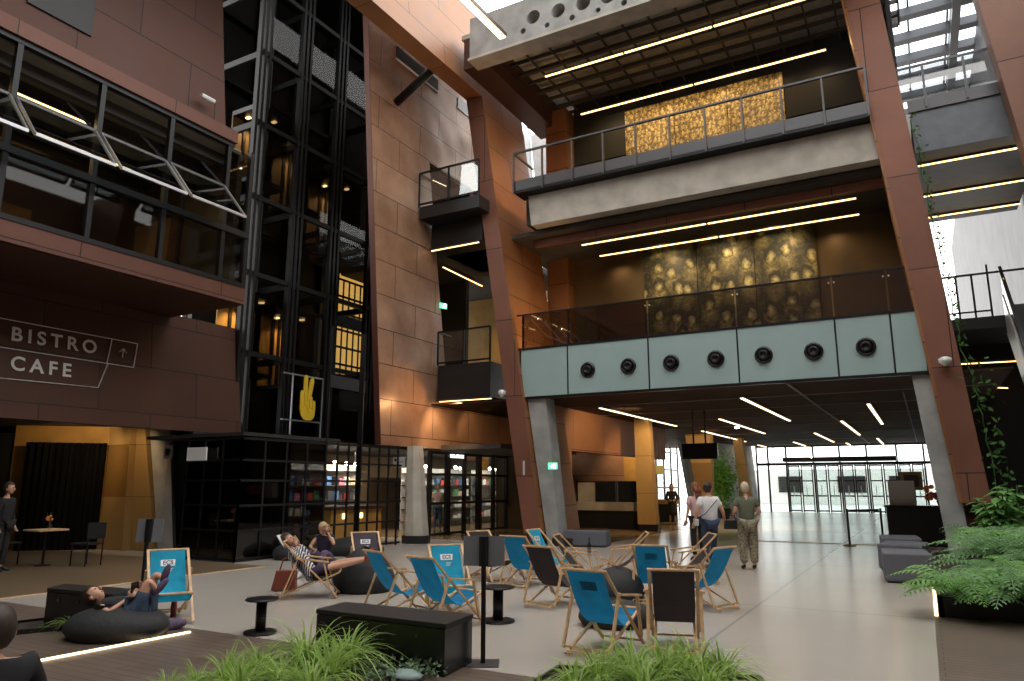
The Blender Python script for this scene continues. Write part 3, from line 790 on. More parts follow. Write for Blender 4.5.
# the mural panels: sepia crowd pictures (plain generic pattern)
def crowd(name, scale, c0, c1, c2, ns, fw_=1, warp=.16, nw=.9):
    m, nt, b = nodes(name); L = nt.links
    tc = nt.nodes.new('ShaderNodeTexCoord'); sp = nt.nodes.new('ShaderNodeSeparateXYZ'); L.new(tc.outputs['Object'], sp.inputs[0])
    def math_(op, a, v=None, c=None):
        k = nt.nodes.new('ShaderNodeMath'); k.operation = op
        for i, q in enumerate((a, v, c)):
            if q is None: continue
            if isinstance(q, (int, float)): k.inputs[i].default_value = q
            else: L.new(q, k.inputs[i])
        return k.outputs[0]
    def vec(dz):
        cb = nt.nodes.new('ShaderNodeCombineXYZ'); L.new(math_('MULTIPLY', sp.outputs['X'], scale), cb.inputs[0]); L.new(math_('MULTIPLY_ADD', sp.outputs['Z'], scale * .72, dz), cb.inputs[1])
        n = nt.nodes.new('ShaderNodeTexNoise'); n.inputs['Scale'].default_value = scale * 2.2; L.new(tc.outputs['Object'], n.inputs['Vector'])
        ad = nt.nodes.new('ShaderNodeVectorMath'); ad.operation = 'MULTIPLY_ADD'; ad.inputs[1].default_value = (warp, warp, 0)
        L.new(n.outputs['Color'], ad.inputs[0]); L.new(cb.outputs[0], ad.inputs[2]); return ad.outputs[0]
    def vor(dz):
        v = nt.nodes.new('ShaderNodeTexVoronoi'); v.voronoi_dimensions = '2D'; v.inputs['Scale'].default_value = 1; v.inputs['Randomness'].default_value = .7
        L.new(vec(dz), v.inputs['Vector']); return v.outputs['Distance']
    face, hair, body = vor(0), vor(-.09), vor(.38)
    n = nt.nodes.new('ShaderNodeTexNoise'); n.inputs['Scale'].default_value = ns; n.inputs['Detail'].default_value = 8; n.inputs['Roughness'].default_value = .7; L.new(tc.outputs['Object'], n.inputs['Vector'])
    def ss(x, a, c, p, q):
        k = nt.nodes.new('ShaderNodeMapRange'); k.interpolation_type = 'SMOOTHSTEP'; k.inputs[1].default_value = a; k.inputs[2].default_value = c; k.inputs[3].default_value = p; k.inputs[4].default_value = q; L.new(x, k.inputs[0]); return k.outputs[0]
    f = ss(face, .20, .27, fw_, 0); h = ss(hair, .30, .37, 1, 0); g = ss(body, .1, .6, .5, .12)
    v = math_('MULTIPLY_ADD', h, math_('MULTIPLY', g, -.75), g)
    v = math_('MAXIMUM', v, math_('MULTIPLY', f, ss(face, 0, .25, .95, .5)))
    v = math_('MULTIPLY_ADD', n.outputs['Fac'], nw, math_('SUBTRACT', v, nw * .48))
    r = nt.nodes.new('ShaderNodeValToRGB'); r.color_ramp.elements[0].position = .1; r.color_ramp.elements[1].position = .95
    r.color_ramp.elements[0].color = (*c0, 1); r.color_ramp.elements[1].color = (*c2, 1)
    e = r.color_ramp.elements.new(.5); e.color = (*c1, 1)
    L.new(v, r.inputs['Fac']); L.new(r.outputs['Color'], b.inputs['Base Color']); b.inputs['Roughness'].default_value = .55
    return m
CR = [crowd('crowd_large', 1.75, (.015, .012, .006), (.16, .125, .045), (.58, .50, .26), 9, .85, .35, 1.2), crowd('crowd_small', 6.5, (.07, .045, .015), (.36, .25, .09), (.75, .58, .28), 13, .7, .9, 1.8)]
# level-2 mural: heads and shoulders as flat shapes on the picture
x0, x1 = at(643, 250, y=22.2).x, at(815, 235, y=22.2).x
t = T('crowd_mural', 'sepia photograph mural of a crowd of faces on the wall behind the teal balcony', 'mural', ((x0 + x1) / 2, 22.2, 6.0))
for k in range(3):
    MB().box(x0 + (x1 - x0) * k / 3 + .01, x0 + (x1 - x0) * (k + 1) / 3 - .01, 22.16, 22.22, 5.95, 9.22).build('mural_panel', CR[0], t, world=True)
x0, x1 = at(625, 113, y=22.4).x, at(783, 80, y=22.4).x
t = T('gold_mural', 'golden mural of a tightly packed crowd on the top floor wall', 'mural', ((x0 + x1) / 2, 22.4, 11.5))
for k in range(3):
    MB().box(x0 + (x1 - x0) * k / 3 + .01, x0 + (x1 - x0) * (k + 1) / 3 - .01, 22.34, 22.42, 11.9, 14.45).build('mural_panel', CR[1], t, world=True)
# level 3
struct('floor_level_three', MB().box(-10.1, .2, TY + .35, 24, 9.6, 10.42), 'dark_ceiling')
struct('beam_level_three', MB().hexa([(-9.75, TY, 9.42), (-.15, TY, 9.42), (-.15, TY + .4, 9.42), (-9.75, TY + .4, 9.42), (-9.85, TY, 10.38), (-.25, TY, 10.38), (-.25, TY + .4, 10.38), (-9.85, TY + .4, 10.38)]), 'concrete_warm')
bl = T('top_balcony', 'dark metal balcony railing of the top floor above the concrete beam', 'railing', (-5.2, TY, 10.4))
b = MB(); X0, X1 = -10.15, -.33
b.box(X0, X1, TY - .35, TY + .3, 10.4, 10.52)
b.build('walkway_edge', 'black_metal', bl, world=True)
nb = 10
for k in range(nb):
    xa = X0 + (X1 - X0) * k / nb; xb = X0 + (X1 - X0) * (k + 1) / nb
    MB().box(xa + .03, xb - .03, TY - .36, TY - .33, 10.48, 10.80).build('fascia_panel', 'grey_metal', bl, world=True)
for k in range(nb + 1):
    x = X0 + (X1 - X0) * k / nb
    MB().bar((x, TY - .38, 10.40), (x, TY - .38, 11.68), .045, .07).build('post', 'grey_metal', bl, world=True)
MB().bar((X0, TY - .38, 11.70), (X1, TY - .38, 11.70), .08, .05).bar((X0, TY - .38, 11.7), (X0, TY + .9, 11.7), .06, .05).build('handrail', 'grey_metal', bl, world=True)
struct('wall_level_three', MB().box(-9.95, .3, 22.5, 22.7, 10.4, 15.3), 'rust_dark')
struct('trim_20', MB().box(-9.9, .3, 22.44, 22.5, 12.9, 15.3), 'dark_void')
struct('ceiling_top', MB().box(-11.4, .3, 17.2, 24.5, 15.35, 15.5), 'grey_ceiling')
b = MB()
for k in range(9): b.box(-10.6, .6, 17.5 + k * .62, 17.5 + k * .62 + (.14 if k % 2 else .05), 15.0, 15.12)
for k in range(15): b.box(-10.6 + k * .8, -10.55 + k * .8, 17.5, 22.5, 15.03, 15.1)
struct('trim_21', b, 'slat')
struct('trim_22', MB().box(-11.3, -10.5, 17.2, 22.5, 14.3, 15.35), 'rust_dark')
# beam with round holes
hb = MB().hexa([(-10.9, 16.9, 14.35), (1, 16.9, 14.35), (1, 17.3, 14.35), (-10.9, 17.3, 14.35), (-10.9, 16.9, 15.75), (1, 16.9, 15.75), (1, 17.3, 15.75), (-10.9, 17.3, 15.75)]).build('beam_top', 'concrete')
hb['kind'] = 'structure'
cut = MB()
for u, v, r in [(533, 17, .22), (558, 10.5, .22), (583, 3, .22), (608, -4, .22), (523, 31, .09), (547, 25, .08), (572, 17.5, .09), (598, 10, .08), (624, 2.5, .09)]:
    c = at(u, v, y=16.9); cut.tube(c - Vector((0, .2, 0)), c + Vector((0, .7, 0)), r, 20)
cobj = cut.build('cutter', 'concrete')
bo = hb.modifiers.new('holes', 'BOOLEAN'); bo.operation = 'DIFFERENCE'; bo.object = cobj; bo.solver = 'EXACT'
dg = bpy.context.evaluated_depsgraph_get(); dg.update()
me = bpy.data.meshes.new_from_object(hb.evaluated_get(dg)); hb.modifiers.clear(); hb.data = me
bpy.data.objects.remove(cobj)
struct('trim_23', MB().box(-10.9, 1, 16.8, 17.4, 14.27, 14.35), 'concrete_warm')
# blue-white space seen left of level 3 and level 2
b = MB()
for k in range(5):
    b.hexa([(-15.5 + k * .9, 27 + k * .3, 9.6), (-15.0 + k * .9, 27 + k * .3, 9.6), (-15.0 + k * .9, 27.6 + k * .3, 9.6), (-15.5 + k * .9, 27.6 + k * .3, 9.6),
            (-16.3 + k * .95, 27 + k * .3, 17.5), (-15.5 + k * .95, 27 + k * .3, 17.5), (-15.5 + k * .95, 27.6 + k * .3, 17.5), (-16.3 + k * .95, 27.6 + k * .3, 17.5)])
struct('trim_24', b, 'off_white')
tag(MB().tube(at(529, 125, y=23.5), at(552, 131, y=23.5), .16, 12).build('tubular_strut', 'black_metal', smooth=True), 'dark tube brace in the bright gap left of the top balcony', 'strut')
# ceiling light rows
def row(u0, v0, u1, v1, z, n, where, group, m='warm', w=.07):
    a, c = at(u0, v0, z=z), at(u1, v1, z=z)
    c.y = a.y = (a.y + c.y) / 2
    nm = ['left', 'right'] if n == 2 else ['left', 'middle', 'right']
    for k in range(n):
        p, q = a.lerp(c, k / n), a.lerp(c, (k + 1) / n)
        d = (q - p).normalized() * .03
        strip(p + d, q - d, '%s strip light in the %s' % (nm[k], where), group, m, w)
row(540, 72, 815, 3, 14.5, 3, 'nearer light line under the top floor ceiling', 'top floor strip lights', 'warm_top')
row(577, 111, 828, 54, 14.5, 2, 'farther light line under the top floor ceiling', 'top floor strip lights', 'warm_top')
row(578, 243, 858, 201, 9.0, 2, 'nearer light line behind the teal balcony', 'middle floor strip lights')
row(596, 254, 861, 217, 9.0, 2, 'farther light line behind the teal balcony', 'middle floor strip lights')
strip(at(462, 0, z=14.0) + Vector((0, -2, 0)), at(503, 38, z=14.0), 'long white strip light hanging over the atrium at the top of the photo', None, 'cool', .2, h=.1)
FL = [(600, 408, 678, 426), (702, 431, 743.6, 441.6), (758, 445, 784, 451), (719.5, 419, 763, 433.6), (793.5, 442, 815, 448), (741.7, 398, 792, 420.7),
      (814.6, 433, 834, 442), (846.3, 443, 859.7, 449.3), (841.6, 421, 860, 434.8), (868.3, 404, 884.3, 424), (877.3, 438.3, 885.6, 446.3)]
FLL = ['leftmost nearest foyer strip light, above the orange panels', 'foyer strip light above and right of the hanging screen', 'far left foyer strip light near the doors', 'foyer strip light right of the hanging screen, in the second line', 'far foyer strip light in the second line from left',
       'long foyer strip light in the middle, close under the teal balcony', 'middle foyer strip light over the glass doors', 'small far foyer strip light above the door canopy', 'foyer strip light right of centre, on the thin ceiling track', 'foyer strip light at the right, nearest the teal balcony', 'small far foyer strip light near the right wall']
for (a, b_, c, d), l in zip(FL, FLL):
    p, q = at(a, b_, z=4.04), at(c, d, z=4.04); q.x = p.x
    strip(p, q, l, 'foyer ceiling strip lights', 'cool', .09, h=.04)
for i, (u, v) in enumerate([(737, 427), (743, 445), (872, 446), (917, 445)]):
    c = at(u, v, z=4.06)
    t = T('downlight', ['bright round ceiling spot left of the middle of the foyer', 'bright round ceiling spot above the leaning column', 'bright round ceiling spot over the glass doors', 'bright round ceiling spot by the right foyer wall'][i], 'light', c, 0, 'foyer spots')
    MB().lathe([(.09, 0), (.09, -.04), (.07, -.05)], n=12).build('lamp', 'bulb', t); MB().lathe([(.11, .05), (.11, -.01)], n=12).build('rim', 'alu', t)

# ================================================================== FOYER
# left foyer wall over the openings, ochre columns
struct('wall_foyer_left', MB().box(-10.3, -9.98, 21.2, 26, 2.75, 4.12).box(-9.98 - .3, -9.98, 26, 32, 2.75, 4.12), 'foyer_rust')
struct('trim_25', MB().box(-10.3, -9.97, 20.2, 21.9, 0, 4.12), 'foyer_rust')
def ocol(name, ub0, ub1, ut0, ut1, vb, vt, y, d):
    a, b2, c, e = at(ut0, vt, y=y), at(ut1, vt, y=y), at(ub0, vb, y=y), at(ub1, vb, y=y)
    def pz(p, q, z): k = (z - p.z) / (q.z - p.z); return p + (q - p) * k
    a, c = pz(c, a, 4.12), pz(a, c, .25); b2, e = pz(e, b2, 4.12), pz(b2, e, .25); D = Vector((0, d, 0))
    return struct(name, MB().hexa([c, e, e + D, c + D, a, b2, b2 + D, a + D]), 'ochre'), c, e
o, c, e = ocol('column_foyer_one', 638, 656, 634, 648, 528, 422, 26, .45)
struct('trim_26', MB().box(c.x + .02, e.x + .05, 26.05, 26.4, 0, .26), 'black')
ocol('column_foyer_two', 700, 712, 690, 711, 505, 459, 36, .5)
ocol('column_foyer_three', 742, 754, 733, 742, 512, 440, 40, .5)
# counter behind the opening
t = T('cloakroom_counter', 'long counter with cream top panel and black base in the foyer opening', 'counter', (-10.8, 27.3, 0))
MB().box(-12.4, -9.3, 27.0, 27.6, .68, 1.0).build('counter_front', 'concrete_warm', t, world=True)
MB().box(-12.3, -9.35, 27.1, 27.6, 0, .68).build('base', 'black', t, world=True)
struct('wall_foyer_recess', MB().box(-14.5, -11.0, 29.5, 29.7, 0, 4.1), 'rust_wall')
struct('wall_foyer_recess_amber', MB().box(-11.0, -10.0, 29.4, 29.6, 1.5, 4.1), 'amber')
t = T('cloakroom_screen', 'dark framed screens standing on the foyer counter', 'screen', (-11, 27.4, 1.0))
MB().box(-12.2, -11.5, 27.35, 27.4, 1.0, 1.75).build('poster', 'concrete_warm', t, world=True)
MB().box(-11.45, -10.6, 27.35, 27.4, 1.0, 1.78).box(-10.5, -9.6, 27.35, 27.4, 1.0, 1.78).build('dark_pane', 'black_gloss', t, world=True)
MB().bar((-12.3, 27.38, 1.78), (-9.5, 27.38, 1.78), .05, .04).bar((-12.25, 27.38, 1.0), (-12.25, 27.38, 1.78), .05, .04).bar((-10.55, 27.38, 1.0), (-10.55, 27.38, 1.78), .05, .06).build('frame', 'black_metal', t, world=True)
# daylight opening beyond: glazed side
w = struct('window_6', MB().box(-14.2, -14.18, 30, 48, .3, 3.6), 'glass')
b = MB()
for k in range(13): b.box(-14.24, -14.14, 30 + k * 1.5 - .05, 30 + k * 1.5 + .05, 0, 4.1)
for z in (.3, 1.5, 2.6, 3.7): b.box(-14.24, -14.14, 30, 48, z - .05, z + .05)
b.build('window_frame', 'black_metal', w)
# info desk in the second opening
t = T('info_counter', 'small ochre counter between the leaning foyer columns', 'counter', (-10.6, 33, 0)); MB().box(-11.6, -9.9, 33, 33.6, .8, 1.0).build('counter_top', 'amber', t, world=True); MB().box(-11.5, -10.0, 33.1, 33.5, 0, .8).build('base', 'black', t, world=True)
# hanging sign N
t = T('yellow_info_sign', 'small pale yellow square sign hanging beside the first leaning ochre column', 'sign', at(659, 470, y=27.5)); MB().box(-.18, .18, 0, .03, -.17, .17).build('panel', mat('pale_yellow', (.5, .5, .22), .6), t); MB().tube((0, .015, .17), (0, .015, 2.0), .008).build('rod', 'black_metal', t)
# hanging screen
c0 = at(683, 443, y=24)
t = T('hanging_screen', 'black flat display hanging from the foyer ceiling', 'screen', (c0.x + .55, 24, 2.75))
MB().box(-.58, .58, -.06, .06, -.27, .24).build('display', 'black_gloss', t, bevel=.01); MB().tube((-.2, 0, .2), (-.2, 0, 1.33), .03).tube((.2, 0, .2), (.2, 0, 1.33), .03).build('ceiling_mount', 'black_metal', t)
# foyer end wall: doors
EY = 49.0
g = struct('wall_end_glazing', MB().box(-9.3, 2, EY, EY + .02, 0, 4.1), 'glass')
b = MB()
for x in (-9.3, -8.6, -7.5, -5.9, -4.4, -2.9, -1.3, .1, 1.2): b.box(x - .05, x + .05, EY - .06, EY + .06, 0, 4.1)
b.box(-9.3, 2, EY - .1, EY + .1, 2.85, 3.02).box(-7.5, -1.3, EY - 1.4, EY + .1, 3.05, 3.3).box(-9.3, 2, EY - .05, EY + .05, 3.98, 4.1)
b.build('glazing_frame', 'black_metal', g)
def door(n, x0, x1):
    m = (x0 + x1) / 2
    d = struct('door_%d' % n, MB().box(x0 + .1, m - .05, EY - .12, EY - .1, .1, 2.75).box(m + .05, x1 - .1, EY - .12, EY - .1, .1, 2.75), 'glass')
    for a_, c_ in ((x0, m), (m, x1)):
        b = MB()
        for x in (a_ + .06, c_ - .06): b.box(x - .035, x + .035, EY - .14, EY - .08, .02, 2.85)
        for z in (.1, 1.0, 1.9, 2.8): b.box(a_ + .04, c_ - .04, EY - .14, EY - .08, z - .04, z + .04)
        b.build('door_leaf', 'black_metal', d)
        MB().box(a_ + .3, a_ + .34, EY - .18, EY - .14, .9, 1.6).build('door_handle', 'steel', d)
door(1, -7.45, -5.95); door(2, -5.85, -4.45); door(3, -4.35, -2.95); door(4, -2.85, -1.35); door(5, -1.25, .05)
struct('wall_foyer_far_left', MB().hexa([(-11.2, 40, 0), (-11.0, 40, 0), (-9.3, 49.2, 0), (-9.5, 49.2, 0), (-11.8, 40, 4.1), (-11.6, 40, 4.1), (-9.6, 49.2, 4.1), (-9.8, 49.2, 4.1)]), 'concrete')
struct('wall_foyer_right', MB().box(1.7, 1.95, 24.4, 49, 0, 4.1), 'rust_dark')
# things outside the doors
struct('building_outside', MB().box(-14, 12, 70, 72, 0, 3.0), mat('outside_wall', (.62, .6, .57), .8))
struct('trim_30', MB().box(-6.6, -4.4, 69.9, 70, 1.0, 2.4).box(-2.6, -1.2, 69.9, 70, 1.0, 2.4).box(-11.5, -9.5, 69.9, 70, 1.0, 2.4), 'black_gloss')
# living green wall
def leaf_cloud(mb, c, r, n, s, rnd):
    for _ in range(n):
        p = Vector((c[0] + rnd.gauss(0, r[0]), c[1] + rnd.gauss(0, r[1]), c[2] + rnd.gauss(0, r[2])))
        a = Vector((rnd.uniform(-1, 1), rnd.uniform(-1, 1), rnd.uniform(-1, 1))).normalized() * s
        q = a.cross(Vector((rnd.uniform(-1, 1), rnd.uniform(-1, 1), rnd.uniform(-1, 1)))).normalized() * s * .5
        mb.quad(p - a, p + q, p + a, p - q)
rnd = random.Random(5)
b = MB(); c = at(722, 485, y=38); leaf_cloud(b, (c.x, c.y, 1.8), (.35, .12, .62), 900, .11, rnd)
t = T('leafy_shrub', 'tall bright green leafy plant between the far ochre columns', 'plant', (c.x, c.y, 0))
b.build('foliage', 'leaf_bright', t, world=True); MB().lathe([(.3, 0), (.38, .5), (.34, .5)], n=16).build('pot', 'black', t); MB().tube((0, 0, .4), (0, 0, 2.2), .04).build('stem', 'wood', t)
# reception desk at right
t = T('reception_desk', 'black box reception desk beside the right concrete strut', 'desk', (-.3, 23.6, 0)); MB().box(-1.02, .9, 23.5, 24.6, 0, 1.05).build('body', 'black', t, world=True, bevel=.02); MB().box(-1.08, .95, 23.45, 24.65, 1.05, 1.09).build('top', 'black_gloss', t, world=True)
t = T('white_display_box', 'white box panel standing on the black reception desk', 'box', (-.6, 23.9, 1.09)); MB().box(-.33, .33, -.15, .15, 0, .68).build('panel', 'white', t)
t = T('wood_framed_notice', 'small wood framed notice above the white box by the reception desk', 'notice', (-.35, 25.5, 1.3)); MB().box(-.3, .3, 0, .03, .2, .75).build('frame', 'wood', t); MB().box(-.2, .2, -.01, 0, .3, .65).build('sheet', 'grey_fabric', t); MB().tube((0, .015, -1.3), (0, .015, .2), .02).build('stand', 'black_metal', t)
t = T('orange_flower_bouquet', 'bouquet of orange flowers on the black reception desk', 'flowers', (.35, 23.9, 1.09))
MB().lathe([(.08, 0), (.12, .1), (.07, .22)], n=14).build('vase', 'black_gloss', t)
b = MB(); rnd = random.Random(9)
for _ in range(40): b.ball((rnd.uniform(-.5, .45), rnd.uniform(-.2, .2), rnd.uniform(.16, .6)), .09, .09, .075, 8, 5)
b.v = [(x * .8, y, z * .8 + .04) for x, y, z in b.v]; b.build('blooms', 'orange', t, smooth=True); b = MB(); leaf_cloud(b, (0, 0, .28), (.22, .1, .08), 60, .06, rnd); b.build('leaves', 'leaf', t)
# barrier
def post(loc, label):
    t = T('barrier_post', label, 'barrier', loc, 0, 'queue barrier posts')
    MB().lathe([(.17, 0), (.17, .02), (.03, .04), (.03, .95), (.035, .96), (.035, 1.0)], n=14).build('post', 'black_metal', t); return t
bp = at(850, 546, z=0); post(bp, 'black barrier post standing in the light foyer floor, away from the desk'); bq = Vector((-1.18, 23.7, 0)); post(bq, 'black barrier post at the left end of the reception desk')
tag(MB().bar(bp + Vector((.04, 0, .95)), bq + Vector((-.04, 0, .95)), .005, .06).build('barrier_belt', 'black_cloth'), 'black belt stretched between the two barrier posts', 'belt')

# ================================================================== SHOP under the centre wall
struct('wall_shop_back', MB().box(-19.0, -18.8, 14.5, 36, 0, 2.75).box(-14.6, -13.4, 25.0, 25.2, 0, 2.75).box(-14.65, -14.55, 25.0, 36, 0, 2.75), 'olive')
struct('ceiling_shop', MB().box(-19, -14.5, 14.6, 36, 2.76, 2.85), 'dark_ceiling')
sw = struct('window_7', MB().box(-14.2, -14.18, 19.9, 25, .1, 2.7), 'glass')
b = MB()
for y in (19.9, 20.9, 21.0, 22.0, 22.9, 23.05, 24.0, 25.0): b.box(-14.25, -14.13, y - .06, y + .06, 0, 2.75)
for z in (.06, 1.05, 2.0, 2.7): b.box(-14.24, -14.14, 19.9, 25, z - .04, z + .04)
b.build('window_frame', 'black_metal', sw)
# shop shelves and goods
gm = [mat('goods_' + n, c, .6) for n, c in (('white', (.7, .7, .68)), ('red', (.5, .06, .05)), ('blue', (.08, .18, .4)), ('cream', (.65, .55, .38)), ('green', (.12, .3, .15)), ('pink', (.6, .2, .3)), ('dark', (.05, .05, .06)))]
proto = {}
for q, m_ in enumerate(gm):
    o = MB().box(-.07, .07, -.1, .1, 0, .2 if q % 2 else .27).build('shop_item', m_); tag(o, ('white', 'red', 'blue', 'cream', 'green', 'pink', 'dark')[q] + ' boxed item on the lit shop shelves behind the black glazing', 'goods', ('white', 'red', 'blue', 'cream', 'green', 'pink', 'dark')[q] + ' boxed goods on the shop shelves'); proto[q] = [o, False]
rnd = random.Random(11)
for s, (sx, y0, y1) in enumerate([(-16.6, 16.0, 19.4), (-17.2, 22.6, 27.0), (-17.2, 27.6, 33.0)]):
    t = T('shop_shelf', ['lit shop shelf unit left of the round column, behind the lattice', 'lit shop shelf unit seen just right of the round column', 'lit shop shelf unit behind the rightmost shop glazing'][s], 'shelf', (sx, (y0 + y1) / 2, 0), 0, 'shop shelf units')
    b = MB().box(-.25, -.22, -(y1 - y0) / 2, (y1 - y0) / 2, 0, 2.3); b.build('back_panel', 'white', t)
    for z in (.3, .75, 1.2, 1.65, 2.1):
        MB().box(-.22, .18, -(y1 - y0) / 2, (y1 - y0) / 2, z - .03, z).build('shelf', 'slat', t)
        y = y0 + .15
        while y < y1 - .15 and z < 2.05:
            q = rnd.choice([0, 0, 1, 2, 3, 3, 4, 5, 6, 6])
            if rnd.random() < .8:
                o, used = proto[q]
                if used: o = o.copy(); COL.objects.link(o)
                proto[q][1] = True; o.location = (sx + rnd.uniform(-.05, .05), y, z)
            y += .27
for i, y in enumerate([16.6, 17.5, 18.3, 20.6, 21.7, 22.4, 23.1, 23.7, 24.5, 25.6, 26.2, 27.2]):
    t = T('pendant_bulb', 'bare white glowing bulb hanging from the shop ceiling', 'light', (-15.3 - (i % 3) * .35, y, 2.3), 0, 'bulbs in the shop')
    MB().ball((0, 0, 0), .05, .05, .06, 10, 6).build('bulb', 'bulb', t); MB().tube((0, 0, .06), (0, 0, .46), .008).build('cord', 'black', t)
t = T('shop_counter', 'yellow shop counter with square lamps behind the black lattice', 'counter', (-15.0, 17.0, 0))
MB().box(-15.4, -14.6, 15.8, 18.0, 0, .95).build('body', 'amber', t, world=True); MB().box(-15.45, -14.5, 15.7, 18.1, .95, 1.05).build('top', 'rust_dark', t, world=True)
for y in (16.25, 17.0): MB().box(-14.59, -14.56, y, y + .1, .7, .85).build('lamp', 'warm', t, world=True)
t = T('shop_sign', 'tiny glowing white lettering on the top of the shop glazing', 'sign', (-14.1, 21.4, 2.62))
text('ECS STORE', .16, 'lettering', 'white_em', frame_mt((0, 0, 0), (0, 1, 0), (0, 0, 1)), t, sp=1.1)
# round column
rc = at(416, 543, z=0)
b = MB(); n = 10; 
prof_b, prof_t = .37, .24
vsb = [(rc.x + prof_b * cos(2 * pi * i / 8 + .4), rc.y + prof_b * sin(2 * pi * i / 8 + .4), .22) for i in range(8)]
vst = [(rc.x - .12 + prof_t * cos(2 * pi * i / 8 + .4), rc.y + prof_t * sin(2 * pi * i / 8 + .4), 2.78) for i in range(8)]
b.add(vsb + vst, [(i, (i + 1) % 8, (i + 1) % 8 + 8, i + 8) for i in range(8)] + [tuple(range(8)), tuple(range(8, 16))])
struct('column_shop', b, 'concrete_warm')
struct('trim_27', MB().lathe([(.42, 0), (.42, .22)], (rc.x, rc.y, 0), 8), 'black')

# ================================================================== RIGHT SIDE
p0, p1 = at(978, 0, y=18.3), at(1024, 150, y=18.3); s0 = p0 - p1
a = p1 - s0 * .1; c = p0 + s0 * .5
struct('wall_right_upper', MB().hexa([a, a + Vector((3, 0, 0)), a + Vector((3, .6, 0)), a + Vector((0, .6, 0)), c, c + Vector((3, 0, 0)), c + Vector((3, .6, 0)), c + Vector((0, .6, 0))]), panelled('rust_right', 'xz', 3, 4, (.17, .085, .06), (.25, .13, .09), metal=.3, off=(-.2, 1)))
struct('wall_right_far', MB().hexa([(3.3, 22, 5.5), (3.6, 22, 5.5), (3.6, 56, 5.5), (3.3, 56, 5.5), (3.1, 22, 17.5), (3.4, 22, 17.5), (3.4, 56, 17.5), (3.1, 56, 17.5)]), panelled('grey_plank', 'yz', .45, 9, (.03, .03, .036), (.065, .064, .072), seam=(.04, .04, .05), metal=.1, rough=.55, buckle=.05))
struct('wall_dark_right', MB().box(.95, 4, 24.2, 24.4, 0, 5.6), 'black')
struct('wall_unseen_right', MB().box(5, 5.2, -6, 24, 0, 14.5), 'rust_dark')  # unseen wall added to control daylight and keep sky out of the left glass
struct('wall_unseen_bistro', MB().box(-26.2, -26, -6, 14, 0, 3.4).box(-26, -19, 13.9, 14.0, 0, 3.4), 'olive')  # unseen wall added to block sky mirrored in the lobby glass
struct('wall_unseen_behind', MB().box(-26, 5.2, -6.2, -6, 0, 18.9), 'rust_dark')  # unseen wall added to stop horizon light from behind the camera
struct('bridge_slab_right', MB().box(.55, 3.1, 19.0, 24.6, 9.5, 10.6), mat('slate', (.13, .145, .16), .5, .2, var=.1))
struct('trim_28', MB().box(.5, 3.1, 18.95, 19.02, 10.55, 10.85), 'grey_metal')
rr_ = T('bridge_railing', 'steel and glass railing of the bridge right of the right rust pillar', 'railing', (1.5, 18.95, 10.85))
MB().bar((.1, 18.93, 11.72), (2.7, 18.93, 11.72), .05, .05).build('handrail', 'grey_metal', rr_, world=True)
for x in (.9, 1.75, 2.5): MB().bar((x, 18.93, 10.6), (x, 18.93, 11.7), .05, .04).build('post', 'grey_metal', rr_, world=True)
MB().box(.3, 2.6, 18.93, 18.94, 10.88, 11.68).build('glass_pane', 'glass_rail', rr_, world=True)
GR = 'strip lights under the right bridge'
for i, (y, l) in enumerate([(19.7, 'nearest'), (22.0, 'middle'), (23.9, 'farthest')]):
    strip((.6, y, 9.44), (3.1, y, 9.44), '%s warm strip light under the bridge at the right edge' % l, GR, 'warm', .06)
struct('beam_right', MB().box(0, 3.2, 27.5, 28.1, 13.6, 14.5), 'concrete')
# skylight bars
b = MB()
for k in range(14): b.box(-.3, 3.3, 24.4 + k * 1.55, 24.75 + k * 1.55, 17.4, 17.7)
for x in (-.3, 1.0, 2.2): b.box(x, x + .06, 24, 46, 17.7, 17.8)
b.box(2.3, 2.55, 24, 46, 17.2, 17.8)
sk = struct('window_8', MB().box(-.3, 3.3, 24, 46, 17.8, 17.82), glass('skylight_glass', (.93, .97, 1), .04)); b.build('skylight_bars', 'grey_metal', sk)
struct('wall_levels_right_end', MB().box(.3, .42, 21, 24.5, 4.2, 15.4), 'dark_void')
# landing level 2 right
struct('floor_landing_right', MB().box(.75, 3.2, 21.6, 24.2, 5.55, 5.85), 'black')
t = T('landing_railing', 'black railing of the landing beside the escalator top', 'railing', (1.4, 21.6, 5.85))
MB().bar((.8, 21.6, 6.98), (3.2, 21.6, 6.98), .05, .05).bar((.8, 21.6, 6.0), (1.9, 21.6, 6.0), .04, .04).build('rails', 'black_metal', t, world=True)
for x in (.85, 1.2, 1.55, 1.9): MB().bar((x, 21.6, 5.85), (x, 21.6, 7.2 if x > 1.8 else 6.98), .05, .07 if x > 1.8 else .04).build('post', 'black_metal', t, world=True)
strip(at(960, 364, y=22.5), at(1016, 361, y=22.5), 'upper warm strip light under the right landing by the escalator', 'strip lights under the right landing')
strip(at(972, 386, y=22.5), at(1008, 388, y=22.5), 'lower warm strip light under the right landing by the escalator', 'strip lights under the right landing')
es = T('escalator', 'steel sided escalator rising at the right edge behind the fern bed', 'escalator', (2.3, 17, 0))
q0 = Vector((2.15, 21.5, 6.2)); q1 = Vector((2.15, 14.9, .1)); dd = (q1 - q0)
